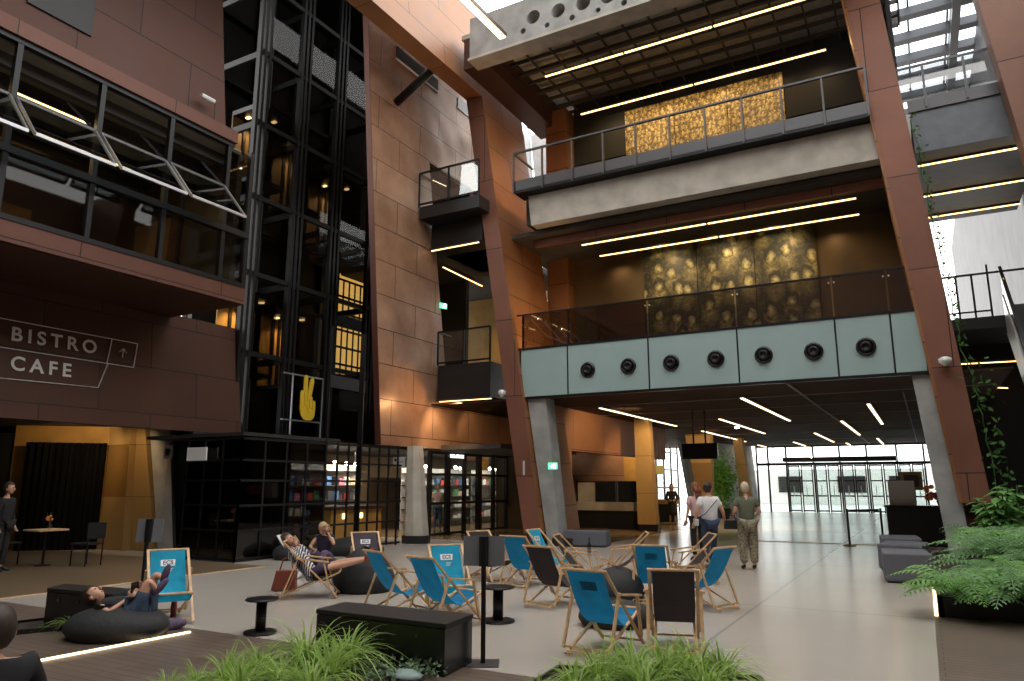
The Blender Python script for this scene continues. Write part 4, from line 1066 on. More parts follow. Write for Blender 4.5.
for sx in (0, 1.15):
    X = Vector((sx, 0, 0))
    MB().hexa([q0 + X + Vector((0, 0, -.9)), q0 + X + Vector((.06, 0, -.9)), q1 + X + Vector((.06, 0, -.1)), q1 + X + Vector((0, 0, -.1)),
               q0 + X + Vector((0, 0, .15)), q0 + X + Vector((.06, 0, .15)), q1 + X + Vector((.06, 0, .5)), q1 + X + Vector((0, 0, .5))]).build('side_panel', 'steel', es, world=True)
    MB().hexa([q0 + X + Vector((.02, 0, .15)), q0 + X + Vector((.04, 0, .15)), q1 + X + Vector((.04, 0, .4)), q1 + X + Vector((.02, 0, .4)),
               q0 + X + Vector((.02, 0, .85)), q0 + X + Vector((.04, 0, .85)), q1 + X + Vector((.04, 0, .9)), q1 + X + Vector((.02, 0, .9))]).build('balustrade_glass', 'glass', es, world=True)
    MB().bar(q0 + X + Vector((.03, .1, .9)), q1 + X + Vector((.03, 0, .95)), .08, .05).build('handrail', 'black_metal', es, world=True)
b = MB()
for k in range(22): c = q0.lerp(q1, (k + .5) / 22); b.box(c.x + .08, c.x + 1.1, c.y - .16, c.y + .16, max(.02, c.z - .35), max(.05, c.z - .05))
b.build('steps', 'grey_metal', es, world=True)

# security cameras
def dome(u, v, y, label, rnd_=.1):
    t = T('security_camera', label, 'camera', at(u, v, y=y), 0)
    MB().box(-.04, .04, -.02, .12, -.02, .08).build('bracket', 'white', t)
    MB().lathe([(.06, .08), (rnd_, .04), (rnd_, -.03), (.03, -.12)], (0, -.08, 0), 16).build('dome', 'white', t, smooth=True)
dome(503, 393, 18.38, 'white dome camera on the left rust pillar beside the lower walkway')
dome(945, 361, 18.35, 'white dome camera on the right rust pillar', .13)
t = T('security_camera', 'small white box camera on a thin bracket above the left window band', 'camera', at(210, 101, x=-13.9)); MB().tube((-.05, -.2, .06), (0, .12, .03), .06, 12).build('body', 'white', t); MB().tube((.0, .15, -.55), (0, .15, .03), .012).tube((-.1, .15, -.5), (.02, .15, -.55), .012).build('bracket', 'black_metal', t)
def exit_sign(c, ry, label):
    t = T('exit_sign', label, 'sign', c, ry); MB().box(-.14, .14, -.03, .0, -.09, .09).build('panel', 'exit', t)
    MB().box(.02, .1, -.034, -.03, -.07, .07).box(-.09, -.03, -.034, -.03, -.01, .01).ball((-.0, -.034, .04), .014, .004, .014, 8, 5).bar((-.01, -.034, .02), (-.03, -.034, -.06), .004, .02).build('running_figure', 'white_em', t)
exit_sign(at(443, 306, x=-13.3), R(70), 'small green exit sign on the rusty wall beside the lower walkway')
exit_sign(at(553, 466, y=18.6), 0, 'green exit sign on the left concrete strut')
# wall climber plants on right pillar
rnd = random.Random(21)
b = MB(); st_ = MB(); lp = None
for k in range(46):
    v = 120 + k * 9.2; u = 884 + v * .2207 + rnd.uniform(-1, 4) + (4 if v > 360 else 0)
    pnt = at(u, v, y=18.38 + rnd.uniform(-.05, .15))
    if pnt.z < .5: break
    if lp is not None: st_.tube(lp, pnt, .012, 5)
    lp = pnt; big = v > 360
    leaf_cloud(b, pnt + Vector((.06 if not big else .14, 0, 0)), (.05 if not big else .13, .06, .12), 5 if not big else 6, .06 if not big else .08, rnd)
t = T('climbing_vine', 'green creeper climbing the right edge of the right rust pillar', 'plant', (1.3, 18.5, .5)); b.build('leaves', 'leaf', t, world=True); st_.build('stem', 'leaf', t, world=True)
# broad-leaf shrub behind ferns
b = MB(); s2 = MB()
base = Vector((1.2, 17.3, .3))
for k in range(16):
    a = rnd.uniform(0, 6.28); L_ = rnd.uniform(.3, .85); tip = base + Vector((cos(a) * .6 * L_, sin(a) * .4 * L_, .5 + L_))
    s2.tube(base, tip, .012, 5)
    for q in range(16):
        o_ = base.lerp(tip, .45 + .55 * q / 15)
        d = Vector((cos(a + q * 2.4), sin(a + q * 2.4), rnd.uniform(-.5, .3))).normalized() * .24; e = d.cross(Vector((0, 0, 1))).normalized() * .075
        b.quad(o_, o_ + d * .5 + e, o_ + d - Vector((0, 0, .05)), o_ + d * .5 - e)
t = T('broadleaf_shrub', 'taller broad-leaved shrub behind the ferns beside the right pillar', 'plant', base); b.build('leaves', 'fern', t, world=True); s2.build('stems', 'leaf', t, world=True)

# ================================================================== FERN PLANTER
t = T('fern_planter', 'low black planter box holding the fern bed at the right', 'planter', (1.5, 14, 0))
b = MB().box(0, .06, 11.15, 18.2, 0, .26).box(0, 4.4, 11.15, 11.21, 0, .26).box(4.34, 4.4, 11.2, 14.7, 0, .26).box(2.0, 4.4, 14.64, 14.7, 0, .26).box(1.94, 2.0, 14.64, 18.2, 0, .26).box(0, 2.0, 18.14, 18.2, 0, .26)
b.build('box', 'black', t, world=True)
MB().box(.06, 4.34, 11.21, 14.64, .05, .2).box(.06, 1.94, 14.64, 18.14, .05, .2).build('soil', 'soil', t, world=True)
MB().box(-.05, -.01, 11.2, 14.3, .0, .03).build('base_light', 'deckled', t, world=True)
def fern_mesh(seed, L0=.62, n=26):
    r = random.Random(seed); b = MB()
    for i in range(n):
        a = 2 * pi * i / n + r.uniform(-.2, .2); L = L0 * r.uniform(.75, 1.15); lift = r.uniform(.35, 1.1); prev = Vector((0, 0, 0)); K = 13
        for k in range(1, K + 1):
            s = k / K
            p = Vector((cos(a) * L * s, sin(a) * L * s, L * (lift * s - (lift * .55 + .25) * s * s)))
            d = (p - prev).normalized(); side = d.cross(Vector((0, 0, 1))).normalized()
            b.quad(prev - side * .004, prev + side * .004, p + side * .003, p - side * .003)
            ll = .17 * sin(pi * min(1, .15 + s * .85)) + .02
            for sg_ in (-1, 1):
                tip = p + side * sg_ * ll + d * ll * .45 - Vector((0, 0, ll * .25)); w_ = d * .013
                b.quad(p - w_, p + side * sg_ * ll * .5 + d * (ll * .22) - w_ * 1.6 , tip, p + side * sg_ * ll * .5 + d * (ll * .22) + w_ * 1.6)
                for f2 in (.45, .72):
                    p2 = p.lerp(tip, f2); e2 = (d * .8 + side * sg_ * .3) * ll * .32
                    b.quad(p2, p2 + e2 * .5 + side * .006, p2 + e2, p2 + e2 * .5 - side * .006)
            prev = p
    return b
FM = [fern_mesh(s, L0) for s, L0 in ((1, .74), (2, .84), (3, .66))]
protoF = []
spots = []
rnd = random.Random(4)
for iy in range(11):
    for ix in range(7):
        y = 11.3 + iy * .6 + rnd.uniform(-.15, .15); x = .42 + min(.5, (y - 11.4) * .3) + ix * .5 + rnd.uniform(-.1, .1) + (.2 if iy % 2 else 0)
        if x < (3.7 if y < 14.2 else 1.75): spots.append((x, y))
for i, (x, y) in enumerate(spots):
    k = i % 3
    if len(protoF) < 3:
        o = FM[k].build('fern', ['fern', 'fern_blue', 'fern'][k]); protoF.append(o)
        tag(o, 'feathery green fern in the dense fern bed of the right planter', 'fern', 'ferns in the right planter')
    else:
        o = protoF[k].copy(); COL.objects.link(o)
    o.location = (x, y, .22 + rnd.uniform(0, .12) + min(.35, max(0, y - 11.5) * .12)); o.rotation_euler = (0, 0, rnd.uniform(0, 6)); sc_ = rnd.uniform(.85, 1.15); o.scale = (sc_, sc_, sc_)

# pouffes
def pouf(c, w, d, h, rz, label):
    t = T('pouf', label, 'pouf', c, rz, 'grey upholstered poufs')
    MB().box(-w / 2, w / 2, -d / 2, d / 2, .03, h).build('cushion', 'grey_fabric', t, bevel=.03)
    MB().box(-w / 2 + .04, w / 2 - .04, -d / 2 + .04, d / 2 - .04, 0, .03).build('base', 'black', t)
pouf((-.42, 15.1, 0), .75, 1.1, .5, R(4), 'grey fabric cube pouf nearest the camera beside the fern planter')
pouf((-.50, 17.2, 0), .8, 1.1, .5, R(-6), 'grey fabric pouf in the middle of the row beside the planter')
pouf((-.62, 19.3, 0), .8, 1.2, .5, R(5), 'grey fabric pouf farthest back, in front of the reception desk')
pc = at(583, 547, z=0)
pouf((pc.x, pc.y + .3, 0), 1.2, .6, .42, R(8), 'low dark grey pouf at the foot of the left concrete strut')

# ================================================================== DECK CHAIRS
def deck_chair(sling, label, logo, print_m='white', loc=(0, 0, 0), rz=0):
    t = T('deck_chair', label, 'deck chair', loc, rz, 'wooden deck chairs in the atrium')
    w = .27
    for s in (-1, 1): MB().bar((.44, s * w, .03), (-.50, s * w, .94), .022, .036, (0, s, 0)).build('side_rail', 'wood', t)
    MB().tube((-.49, -w, .93), (-.49, w, .93), .017, 8).build('top_rail', 'wood', t)
    MB().bar((.40, -w, .07), (.40, w, .07), .018, .024).build('crossbar', 'wood', t)
    for s in (-1, 1): MB().bar((.46, s * .225, .42), (-.52, s * .225, .03), .02, .034, (0, s, 0)).build('seat_rail', 'wood', t)
    b = MB()
    b.bar((-.50, -.225, .05), (-.50, .225, .05), .018, .024)
    b.build('crossbar', 'wood', t)
    MB().tube((.45, -.24, .42), (.45, .24, .42), .016, 8).build('front_rail', 'wood', t)
    for s in (-1, 1): MB().bar((-.22, s * .30, .68), (-.46, s * .30, .07), .022, .035, (0, s, 0)).build('prop_leg', 'wood', t)
    b = MB()
    b.bar((-.45, -.30, .09), (-.45, .30, .09), .016, .02)
    b.build('crossbar', 'wood', t)
    for s in ((-1, 1) if logo != 1 else ()):
        MB().bar((-.26, s * .325, .665), (.28, s * .325, .60), .05, .025).build('armrest', 'wood', t)
        MB().bar((.20, s * .32, .60), (.32, s * .30, .13), .022, .04, (0, s, 0)).build('arm_post', 'wood', t)
    prof = [(-.50, .945), (-.475, .92), (-.40, .775), (-.325, .635), (-.24, .50), (-.14, .385), (-.02, .305), (.11, .27), (.24, .29), (.36, .345), (.45, .43)]
    b = MB(); hw = .235
    for (x, z), (x2, z2) in zip(prof, prof[1:]):
        b.quad((x, -hw, z), (x, hw, z), (x2, hw, z2), (x2, -hw, z2))
    sl_ = b.build('sling', sling, t, smooth=True)
    # print on the upper sling
    a = Vector((-.425, 0, .822)); c = Vector((-.35, 0, .68)); d = (a - c).normalized(); n = Vector((-d.z, 0, d.x)) * -1
    n = Vector((d.z, 0, -d.x))
    if logo:
        cc_ = (a + c) / 2 + n * .006; u_ = d * .048; v_ = Vector((0, .1, 0))
        MB().poly([cc_ - v_ - u_, cc_ + v_ * .9 - u_, cc_ + v_ + u_, cc_ - v_ + u_], n * .002).build('logo_plate', print_m, sl_)
        text('ECS', .085, 'logo_lettering', 'print_navy', frame_mt(cc_ + n * .003, (0, 1, 0), d), sl_, ext=.001, bold=.002)
        q = cc_ - d * .085
        b = MB()
        for k, wd in enumerate((.07, .05, .06, .04)): b.poly([q + Vector((0, -.02, 0)) - d * (.018 * k), q + Vector((0, wd, 0)) - d * (.018 * k), q + Vector((0, wd, 0)) - d * (.018 * k + .005), q + Vector((0, -.02, 0)) - d * (.018 * k + .005)], n * .002)
        b.build('small_print', print_m, sl_)
    if logo == 2:  # shadow of the front print through the cloth, drawn as dark shapes
        cb_ = (a + c) / 2 - n * .006; u_ = d * .05
        b = MB()
        for s in (-1, 1):
            b.bar(cb_ - v_ + u_ * s, cb_ + v_ + u_ * s, .002, .008, n); b.bar(cb_ - u_ + v_ * s, cb_ + u_ + v_ * s, .002, .008, n)
        b.build('print_shadow_outline', 'print_shadow', sl_)
        text('ECS', .085, 'print_through', 'print_shadow', frame_mt(cb_, (0, -1, 0), d) @ Matrix.Scale(-1, 4, (1, 0, 0)), sl_, ext=.001, bold=.002)
    return t
PR = {}
def place(kind, uv, rel, label):
    c = at(uv[0], uv[1], z=0); base = math.atan2(-c.y, -c.x) + R(rel)     # rel 0 faces the camera; + turns to image right
    if kind not in PR:
        PR[kind] = deck_chair({'blue': 'sling_blue', 'cyan': 'sling_cyan', 'brown': 'sling_brown', 'plum': 'sling_plum', 'blueplain': 'sling_blue'}[kind], label, 2 if kind in ('blue',) else (1 if kind in ('cyan', 'plum') else 0), loc=(c.x, c.y, 0), rz=base)
        PR[kind].scale = (.88,) * 3; return PR[kind]
    return dup(PR[kind], (c.x, c.y, 0), base, label, scale=.88)
place('cyan', (167, 621), 8, 'blue deck chair with white logo by the left bean bag, facing the camera')
place('plum', (368, 583), 12, 'dark plum deck chair with white logo behind the big black bean bag')
place('blueplain', (400, 615), 120, 'blue deck chair half hidden beside the big bean bag, seen from behind')
place('blueplain', (446, 626), 132, 'blue deck chair seen from behind just above the black bench')
place('cyan', (452, 611), 15, 'light blue deck chair with logo facing the camera behind the black bench')
place('brown', (491, 580), 35, 'dark deck chair partly hidden behind the grey panel sign')
place('blueplain', (526, 585), 150, 'blue deck chair seen from behind right of the grey panel sign')
place('cyan', (553, 576), 60, 'blue deck chair with logo facing right, behind the dark chair')
place('brown', (556, 605), 145, 'dark brown deck chair seen from behind left of the front blue chair')
place('brown', (582, 586), 78, 'deck chair in side view facing right, with a bottle on its armrest')
place('brown', (624, 580), -85, 'dark deck chair in side view facing left, in the middle of the group')
place('blue', (656, 602), 172, 'blue deck chair seen from behind, behind the front dark chair')
place('blue', (606, 650), 152, 'large blue deck chair in the front of the group, seen from behind')
place('brown', (676, 648), 180, 'dark brown deck chair in the front of the group, seen from behind')
place('blueplain', (702, 607), -128, 'small blue deck chair at the right end of the group')
place('brown', (690, 583), -75, 'deck chair in side view facing left, behind the right end blue chair')
# reclining person's chair
place('brown', (312, 597), 84, 'wooden deck chair with the reclining reader, left of the big bean bag')
# bottles
def bottle(c, m, label, s=1):
    t = T('bottle', label, 'bottle', c)
    MB().lathe([(.03 * s, 0), (.032 * s, .1 * s), (.03 * s, .14 * s), (.012 * s, .2 * s), (.012 * s, .24 * s)], n=12).build('body', m, t, smooth=True)
    MB().lathe([(.014 * s, .235 * s), (.014 * s, .26 * s)], n=10).build('cap', 'black', t)
c = at(192, 622, z=0); bottle(Vector((at(173, 617, z=0).x, at(173, 617, z=0).y, .0)), 'cola', 'red cola bottle standing on the floor under the left blue chair', 1.2)
ch = at(582, 586, z=0); 
ba = math.atan2(-ch.y, -ch.x) + R(78)
off = Matrix.Rotation(ba, 3, 'Z') @ Vector((.22, -.325, .625)) * .88; bottle(Vector((ch.x, ch.y, 0)) + off, 'glass_dark', 'clear bottle standing on the armrest of the side-on deck chair')

# ================================================================== bean bags
def bean(c, rx, ry, h, label, rz=0, lump=.06, seed=0, peak=0.):
    r = random.Random(seed); b = MB(); n, m = 28, 16; vs = []; fs = []
    ph1, ph2 = r.uniform(0, 6), r.uniform(0, 6)
    for k in range(m + 1):
        t_ = k / m
        rad = (sin(pi * min(1, t_ * .5 + .5 * 0) if False else 0) )
        # profile: flat foot, fat belly, rounded or peaked top
        z = h * (t_ ** 1.0); rr = math.sqrt(max(0, 1 - (max(0, t_ - .28) / .72) ** (2.2 - peak))) * (.88 + .12 * min(1, t_ / .28) )
        if k == 0: rr = .86
        for i in range(n):
            a = 2 * pi * i / n
            q = 1 + lump * .5 * (sin(3 * a + ph1 + t_ * 2) + .6 * sin(5 * a + ph2 - t_ * 3)) * (1 - t_ * .3)
            vs.append((rx * rr * q * cos(a), ry * rr * q * sin(a), z + h * .05 * sin(2 * a + ph2) * t_))
    for k in range(m):
        for i in range(n): j = (i + 1) % n; fs.append((k * n + i, k * n + j, (k + 1) * n + j, (k + 1) * n + i))
    fs.append(tuple(reversed(range(n)))); fs.append(tuple(range(m * n, (m + 1) * n)))
    b.add(vs, fs); o = b.build('bean_bag', 'bean', smooth=True); o.location = c; o.rotation_euler = (0, 0, rz)
    return tag(o, label, 'bean bag', 'black bean bags')
RZ = math.atan2(RT.y, RT.x)
c = at(110, 640, z=0); LBc = c + HD * .12
bean(LBc, .56, .42, .36, 'wide black bean bag at the left with a person lying on it', RZ, .03, 1)
c = at(362, 592, z=0); bean(c + HD * .1, .50, .45, .66, 'tall cone shaped black bean bag in front of the plum deck chair', RZ, .02, 2, .9)
c = at(618, 628, z=0); bean(c + HD * .2, .46, .40, .30, 'low flattened black bean bag under the front deck chairs', RZ, .04, 3)
c = at(618, 603, z=0); bean(c + HD * .1, .40, .38, .48, 'creased dark bean bag behind the front blue deck chair', RZ, .07, 4, .3)
c = at(349, 556, z=0); bean(c + HD * .3, .8, .5, .42, 'large black bean bag beside the blonde girl, in front of the lattice', RZ, .05, 5)
c = at(324, 574, z=0); GBc = c; bean(c, .42, .36, .29, 'black bean bag the blonde girl is sitting on', RZ, .04, 6)
c = at(283, 562, z=0); bean(c + HD * .6, .42, .4, .34, 'small black bean bag far left beside the glass box', RZ, .04, 7)

# ================================================================== benches, tables, sign stands
def bench(name_label, c4, h):
    """c4: near-left, near-right, far-right, far-left floor points"""
    c = sum(c4, Vector((0, 0, 0))) / 4; t = T('black_bench', name_label, 'bench', (c.x, c.y, 0), 0)
    tp = [p + Vector((0, 0, h)) for p in c4]
    MB().hexa([c + (p - c) * .985 for p in c4] + [c + (p - c) * .985 + Vector((0, 0, h - .05)) for p in c4]).build('body', 'black_gloss', t, world=True)
    MB().hexa([p + Vector((0, 0, h - .045)) for p in c4] + tp).build('top_slab', 'black', t, world=True, bevel=.008)
    b = MB(); e = (c4[1] - c4[0])
    for k in range(3):
        p = c4[0] + e * (.2 + .3 * k); nn = Vector((e.y, -e.x, 0)).normalized() * .012
        MB().tube(p + nn * .2 + Vector((0, 0, h * .72)), p + nn + Vector((0, 0, h * .72)), .014, 8).build('bolt', 'grey_metal', t, world=True)
def onz(u, v, h): p = at(u, v, z=h); return Vector((p.x, p.y, 0))
hb_ = .45
pa, pb, pcx, pd = onz(316, 609, hb_), onz(446, 624, hb_), onz(473.5, 613.5, hb_), onz(345, 601.5, hb_)
bench('long black bench box in the foreground behind the grasses', [pa, pb, pcx, pd], hb_)
pa, pb, pcx, pd = onz(47, 588, hb_), onz(113, 594, hb_), onz(131, 588.5, hb_), onz(65, 583.5, hb_)
bench('black bench box behind the left bean bag', [pa, pb, pcx, pd], hb_)
def spool(c, label, s=1):
    t = T('spool_table', label, 'table', c, 0, 'black spool tables')
    MB().lathe([(.23 * s, 0), (.24 * s, .015), (.23 * s, .03)], n=28).build('foot', 'black_metal', t)
    MB().lathe([(.075 * s, .03), (.075 * s, .46 * s)], n=20).build('stem', 'black_metal', t, smooth=True)
    MB().lathe([(.23 * s, .46 * s), (.24 * s, .475 * s), (.23 * s, .49 * s)], n=28).build('top', 'black_metal', t)
spool(at(260, 633.5, z=0) , 'round black spool table standing alone at the left', .78)
spool(at(498, 622, z=0), 'round black spool table beside the grey panel sign', .86)
def stand(c, zc, w, h, tilt, label, flip=1):
    t = T('panel_stand', label, 'sign stand', c, RZ, 'grey panel stands')
    MB().box(-.15, .15, -.15, .15, 0, .012).build('base_plate', 'grey_metal', t)
    MB().box(-.022, .022, -.022, .022, .01, zc + h * .5).build('pole', 'black_metal', t)
    k = Matrix.Rotation(R(tilt), 4, 'X'); m = MB().box(-w / 2, w / 2, -.012, .012, -h / 2, h / 2); m.xf(Matrix.Translation((0, .06, zc)) @ k); m.build('panel', mat('panel_grey', (.15, .155, .165), .5), t)
    m = MB().box(-.045, .045, -.03, .03, -h * .5, h * .5); m.xf(Matrix.Translation((0, .03, zc))); m.build('bracket', 'black', t)
stand(at(483, 664, z=0), 1.02, .40, .28, -6, 'grey panel on a black pole standing right of the foreground bench')
stand(at(141, 603, z=0), 1.0, .37, .33, -6, 'grey panel on a black pole behind the left blue deck chair')
tag(MB().bar(at(27, 663, z=.015), at(190, 632, z=.015), .03, .02).build('floor_light_strip', 'deckled'), 'thin glowing warm light strip set in the wooden deck at the left', 'light')

# ================================================================== planting beds in front
def grass_mesh(seed, n=120, L0=.50, wide=.024):
    r = random.Random(seed); b = MB()
    for i in range(n):
        a = r.uniform(0, 2 * pi); L = L0 * r.uniform(.55, 1.15); out = r.uniform(.45, 1.5); K = 7; base = Vector((cos(a) * .05 * r.random(), sin(a) * .05 * r.random(), 0)); pv = base; pw = wide * .7
        a2 = a + r.uniform(-.5, .5)
        for k in range(1, K + 1):
            s = k / K; hgt = L * (1.15 * s - out * .85 * s ** 2.4); rad = L * out * (.2 * s + .65 * s * s)
            p = base + Vector((cos(a2) * rad, sin(a2) * rad, hgt)); sd = Vector((-sin(a2), cos(a2), 0)); w = wide * (1 - s * .92) + .001
            b.cur = i % 5 == 0
            b.quad(pv - sd * pw / 2, pv + sd * pw / 2, p + sd * w / 2, p - sd * w / 2); pv = p; pw = w
    b.mi = [int(q) for q in b.mi]
    return b
GM = [grass_mesh(s) for s in (1, 2, 3, 4)]
PG = []
GS = [(165, 708, .7, 'leftmost low grass tuft at the bottom edge'), (196, 697, .7, 'grass tuft left of the big tufts, bottom edge'), (226, 696, .95, 'grass tuft between the left tuft and the bench tufts'), (258, 684, .95, 'grass tuft left of the tallest one in front of the bench'),
      (283, 697, .9, 'grass tuft at the bottom edge below the tallest tuft'), (305, 676, 1.3, 'tallest bright green grass tuft in front of the black bench'), (330, 690, 1.1, 'grass tuft at the bottom edge below the bench corner'), (347, 672, 1.1, 'arching grass tuft touching the left end of the black bench'),
      (540, 705, .6, 'small grass tuft right of the panel stand base'), (600, 695, 1.1, 'grass tuft below the front blue deck chair, left'), (632, 690, 1.15, 'grass tuft directly below the front blue deck chair'), (668, 693, 1.15, 'grass tuft between the two front deck chairs'),
      (695, 688, 1.2, 'grass tuft below the front dark deck chair'), (722, 694, 1.1, 'rightmost grass tuft at the bottom edge'), (645, 706, 1.1, 'near grass tuft at the bottom edge, centre of the right clump'), (575, 704, .9, 'near grass tuft left of the right clump'), (705, 706, 1.1, 'near grass tuft at the right of the right clump'), (240, 706, 1.0, 'near grass tuft under the left clump'), (310, 705, 1.0, 'near grass tuft under the tallest tuft')]
for i, (u, v, s, l) in enumerate(GS):
    p = at(u, v, z=.03)
    if i < 4: o = GM[i].build('grass_tuft', ['grass', 'grass_pale'], smooth=False); PG.append(o)
    else: o = PG[i % 4].copy(); COL.objects.link(o)
    o.location = p; o.rotation_euler = (0, 0, i * 1.7); o.scale = (s, s, s); tag(o, l, 'grass', 'foreground grass tufts')
lp_ = at(70, 631, z=0)
o = PG[1].copy(); COL.objects.link(o); o.location = (lp_.x, lp_.y, .04); o.scale = (.6, .6, .45); tag(o, 'small pale leafy tuft in the low bed beside the left bean bag', 'grass', 'foreground grass tufts')
def bed(pts, label):
    c = sum(pts, Vector((0, 0, 0))) / 4; t = T('planting_bed', label, 'planter', (c.x, c.y, 0))
    MB().hexa([p + Vector((0, 0, .009)) for p in pts] + [p + Vector((0, 0, .03)) for p in pts]).build('soil', 'soil', t, world=True)
    b = MB()
    for p, q in zip(pts, pts[1:] + pts[:1]): b.bar(p + Vector((0, 0, .03)), q + Vector((0, 0, .03)), .03, .06)
    b.build('edging', 'black_metal', t, world=True); return t
bed([at(60, 760, z=0), at(345, 730, z=0), at(455, 655, z=0) , at(325, 655, z=0)], 'black edged planting bed in front of the foreground bench')
bed([at(480, 720, z=0), at(800, 745, z=0), at(760, 683, z=0), at(560, 672, z=0)], 'black edged planting bed below the front deck chairs')
bed([at(14, 636, z=0), at(95, 627, z=0), at(90, 617, z=0), at(8, 627, z=0)], 'narrow black edged planting bed left of the left bean bag')
b = MB(); rnd = random.Random(8); 
for k in range(16):
    p = at(rnd.uniform(365, 435), rnd.uniform(662, 680), z=.05); leaf_cloud(b, (p.x, p.y, .09), (.07, .07, .03), 26, .025, rnd)
tag(b.build('ground_cover', mat('cover_leaf', (.13, .2, .11), .7), None), 'low grey green ground cover plants in the bed before the bench', 'plant', kind='stuff')
sp_ = at(405, 677, z=.05); o = MB(); o.ball((0, 0, 0), .17, .12, .05); o = o.build('flat_stone', mat('stone', (.2, .27, .25), .8, var=.2, scale=12), smooth=True); o.location = (sp_.x, sp_.y, .06); tag(o, 'flat grey green stone in the bed before the foreground bench', 'stone')

# ================================================================== PEOPLE
def skin_part(pts, edges, radii, sub=2):
    """one continuous tapered surface grown around a skeleton"""
    me = bpy.data.meshes.new('sk'); me.from_pydata([tuple(p) for p in pts], edges, [])
    o = bpy.data.objects.new('sk', me); COL.objects.link(o)
    s = o.modifiers.new('s', 'SKIN'); s.use_smooth_shade = True
    for i, d in enumerate(me.skin_vertices[0].data):
        r = radii[i]; d.radius = r if isinstance(r, tuple) else (r, r); d.use_root = (i == 0)
    u = o.modifiers.new('u', 'SUBSURF'); u.levels = sub; u.render_levels = sub
    dg = bpy.context.evaluated_depsgraph_get(); dg.update()
    m2 = bpy.data.meshes.new_from_object(o.evaluated_get(dg))
    bpy.data.objects.remove(o)
    b = MB(); b.add([v.co[:] for v in m2.vertices], [tuple(p.vertices) for p in m2.polygons])
    return b


STAND = dict(pelvis=(0, 0, .93), waist=(0, .0, 1.08), chest=(0, 0, 1.27), neck=(0, .0, 1.42), head=(0, .02, 1.50),
             shl=(-.165, 0, 1.35), ell=(-.22, -.02, 1.09), wrl=(-.24, .06, .87), shr=(.165, 0, 1.35), elr=(.22, -.02, 1.09), wrr=(.24, .06, .87),
             hil=(-.09, 0, .89), knl=(-.1, .02, .50), anl=(-.1, -.02, .09), tol=(-.11, .12, .04), hir=(.09, 0, .89), knr=(.1, .02, .50), anr=(.1, -.02, .09), tor=(.11, .12, .04))


def head_mb(c, f, up, s=1.0):
    f = Vector(f).normalized(); up = Vector(up); up = (up - f * up.dot(f)).normalized(); r = f.cross(up)
    b = MB()
    b.ball((0, 0, 0), .074, .092, .115, 18, 12)
    # chin and cheeks
    b.v = [(x * (1 - .28 * max(0, -z / .115)), y * (1 - .10 * max(0, -z / .115)) + (.012 if z < -.03 and y > 0 else 0), z) for x, y, z in b.v]
    b.ball((0, .098, -.018), .012, .02, .024, 8, 6)
    for q in (-1, 1): b.ball((q * .076, -.005, -.01), .012, .022, .032, 8, 6)
    b.cur = 1
    for q in (-1, 1): b.ball((q * .03, .080, .012), .014, .009, .008, 8, 6)
    b.cur = 2
    b.ball((0, .084, -.058), .024, .008, .008, 8, 6)
    m = Matrix((r, f, up)).transposed().to_4x4() @ Matrix.Scale(s, 4); m.translation = Vector(c)
    return b.xf(m), m


def hair_mb(m, style='short', full=False):
    b = MB(); b.ball((0, -.012, .018), .088, .106, .118, 20, 14)
    keep = []
    for f in b.f:
        c = sum((Vector(b.v[i]) for i in f), Vector()) / len(f)
        if full or c.y < .0 or c.z > .075 - .0 * c.y or (abs(c.x) > .07 and c.z > -.02 and c.y < .03):
            if c.z > (-.09 if style != 'short' else -.065): keep.append(f)
    b.f = keep; b.mi = [0] * len(keep)
    rnd_ = random.Random(3)
    if style == 'bun': b.ball((0, -.115, .04), .045, .04, .045, 12, 8)
    if style in ('long', 'pony'):
        w = .07 if style == 'long' else .03
        for k in range(7):
            x = -w + 2 * w * k / 6; b.tube((x, -.085, .03), (x * 1.1, -.10 - .02, -.12), .022, 6, .02); b.tube((x * 1.1, -.12, -.12), (x * .9, -.10, -.27), .02, 6, .004)
    return b.xf(m)


def hand_mb(w, e, curl=.4):
    """palm and five fingers continuing the forearm e -> w"""
    w, e = Vector(w), Vector(e); d = (w - e).normalized(); b = MB()
    s = d.cross(Vector((0, 1, .2))).normalized(); n = s.cross(d).normalized()
    p = w + d * .085
    b.hexa([w - s * .026 - n * .012, w + s * .026 - n * .012, w + s * .026 + n * .012, w - s * .026 + n * .012, p - s * .038 - n * .011, p + s * .038 - n * .011, p + s * .038 + n * .011, p - s * .038 + n * .011])
    for k, L in enumerate((.062, .075, .08, .07)):
        o = p + s * (.03 - .02 * k); m1 = o + (d * .8 + n * curl * .5) * L * .55; m2 = m1 + (d * .5 + n * curl) * L * .5
        b.tube(o - d * .01, m1, .0095, 7, .0085).tube(m1, m2, .0085, 7, .0065)
    t0 = w + d * .02 + s * .03; t1 = t0 + (d * .5 + s * .6 + n * .2) * .045; t2 = t1 + (d * .9 + n * .3) * .03
    b.tube(t0, t1, .012, 7, .010).tube(t1, t2, .010, 7, .007)
    return b


def join(*bs):
    r = MB()
    for b in bs:
        n = len(r.v); r.v += b.v; r.f += [tuple(i + n for i in f) for f in b.f]; r.mi += b.mi
    return r


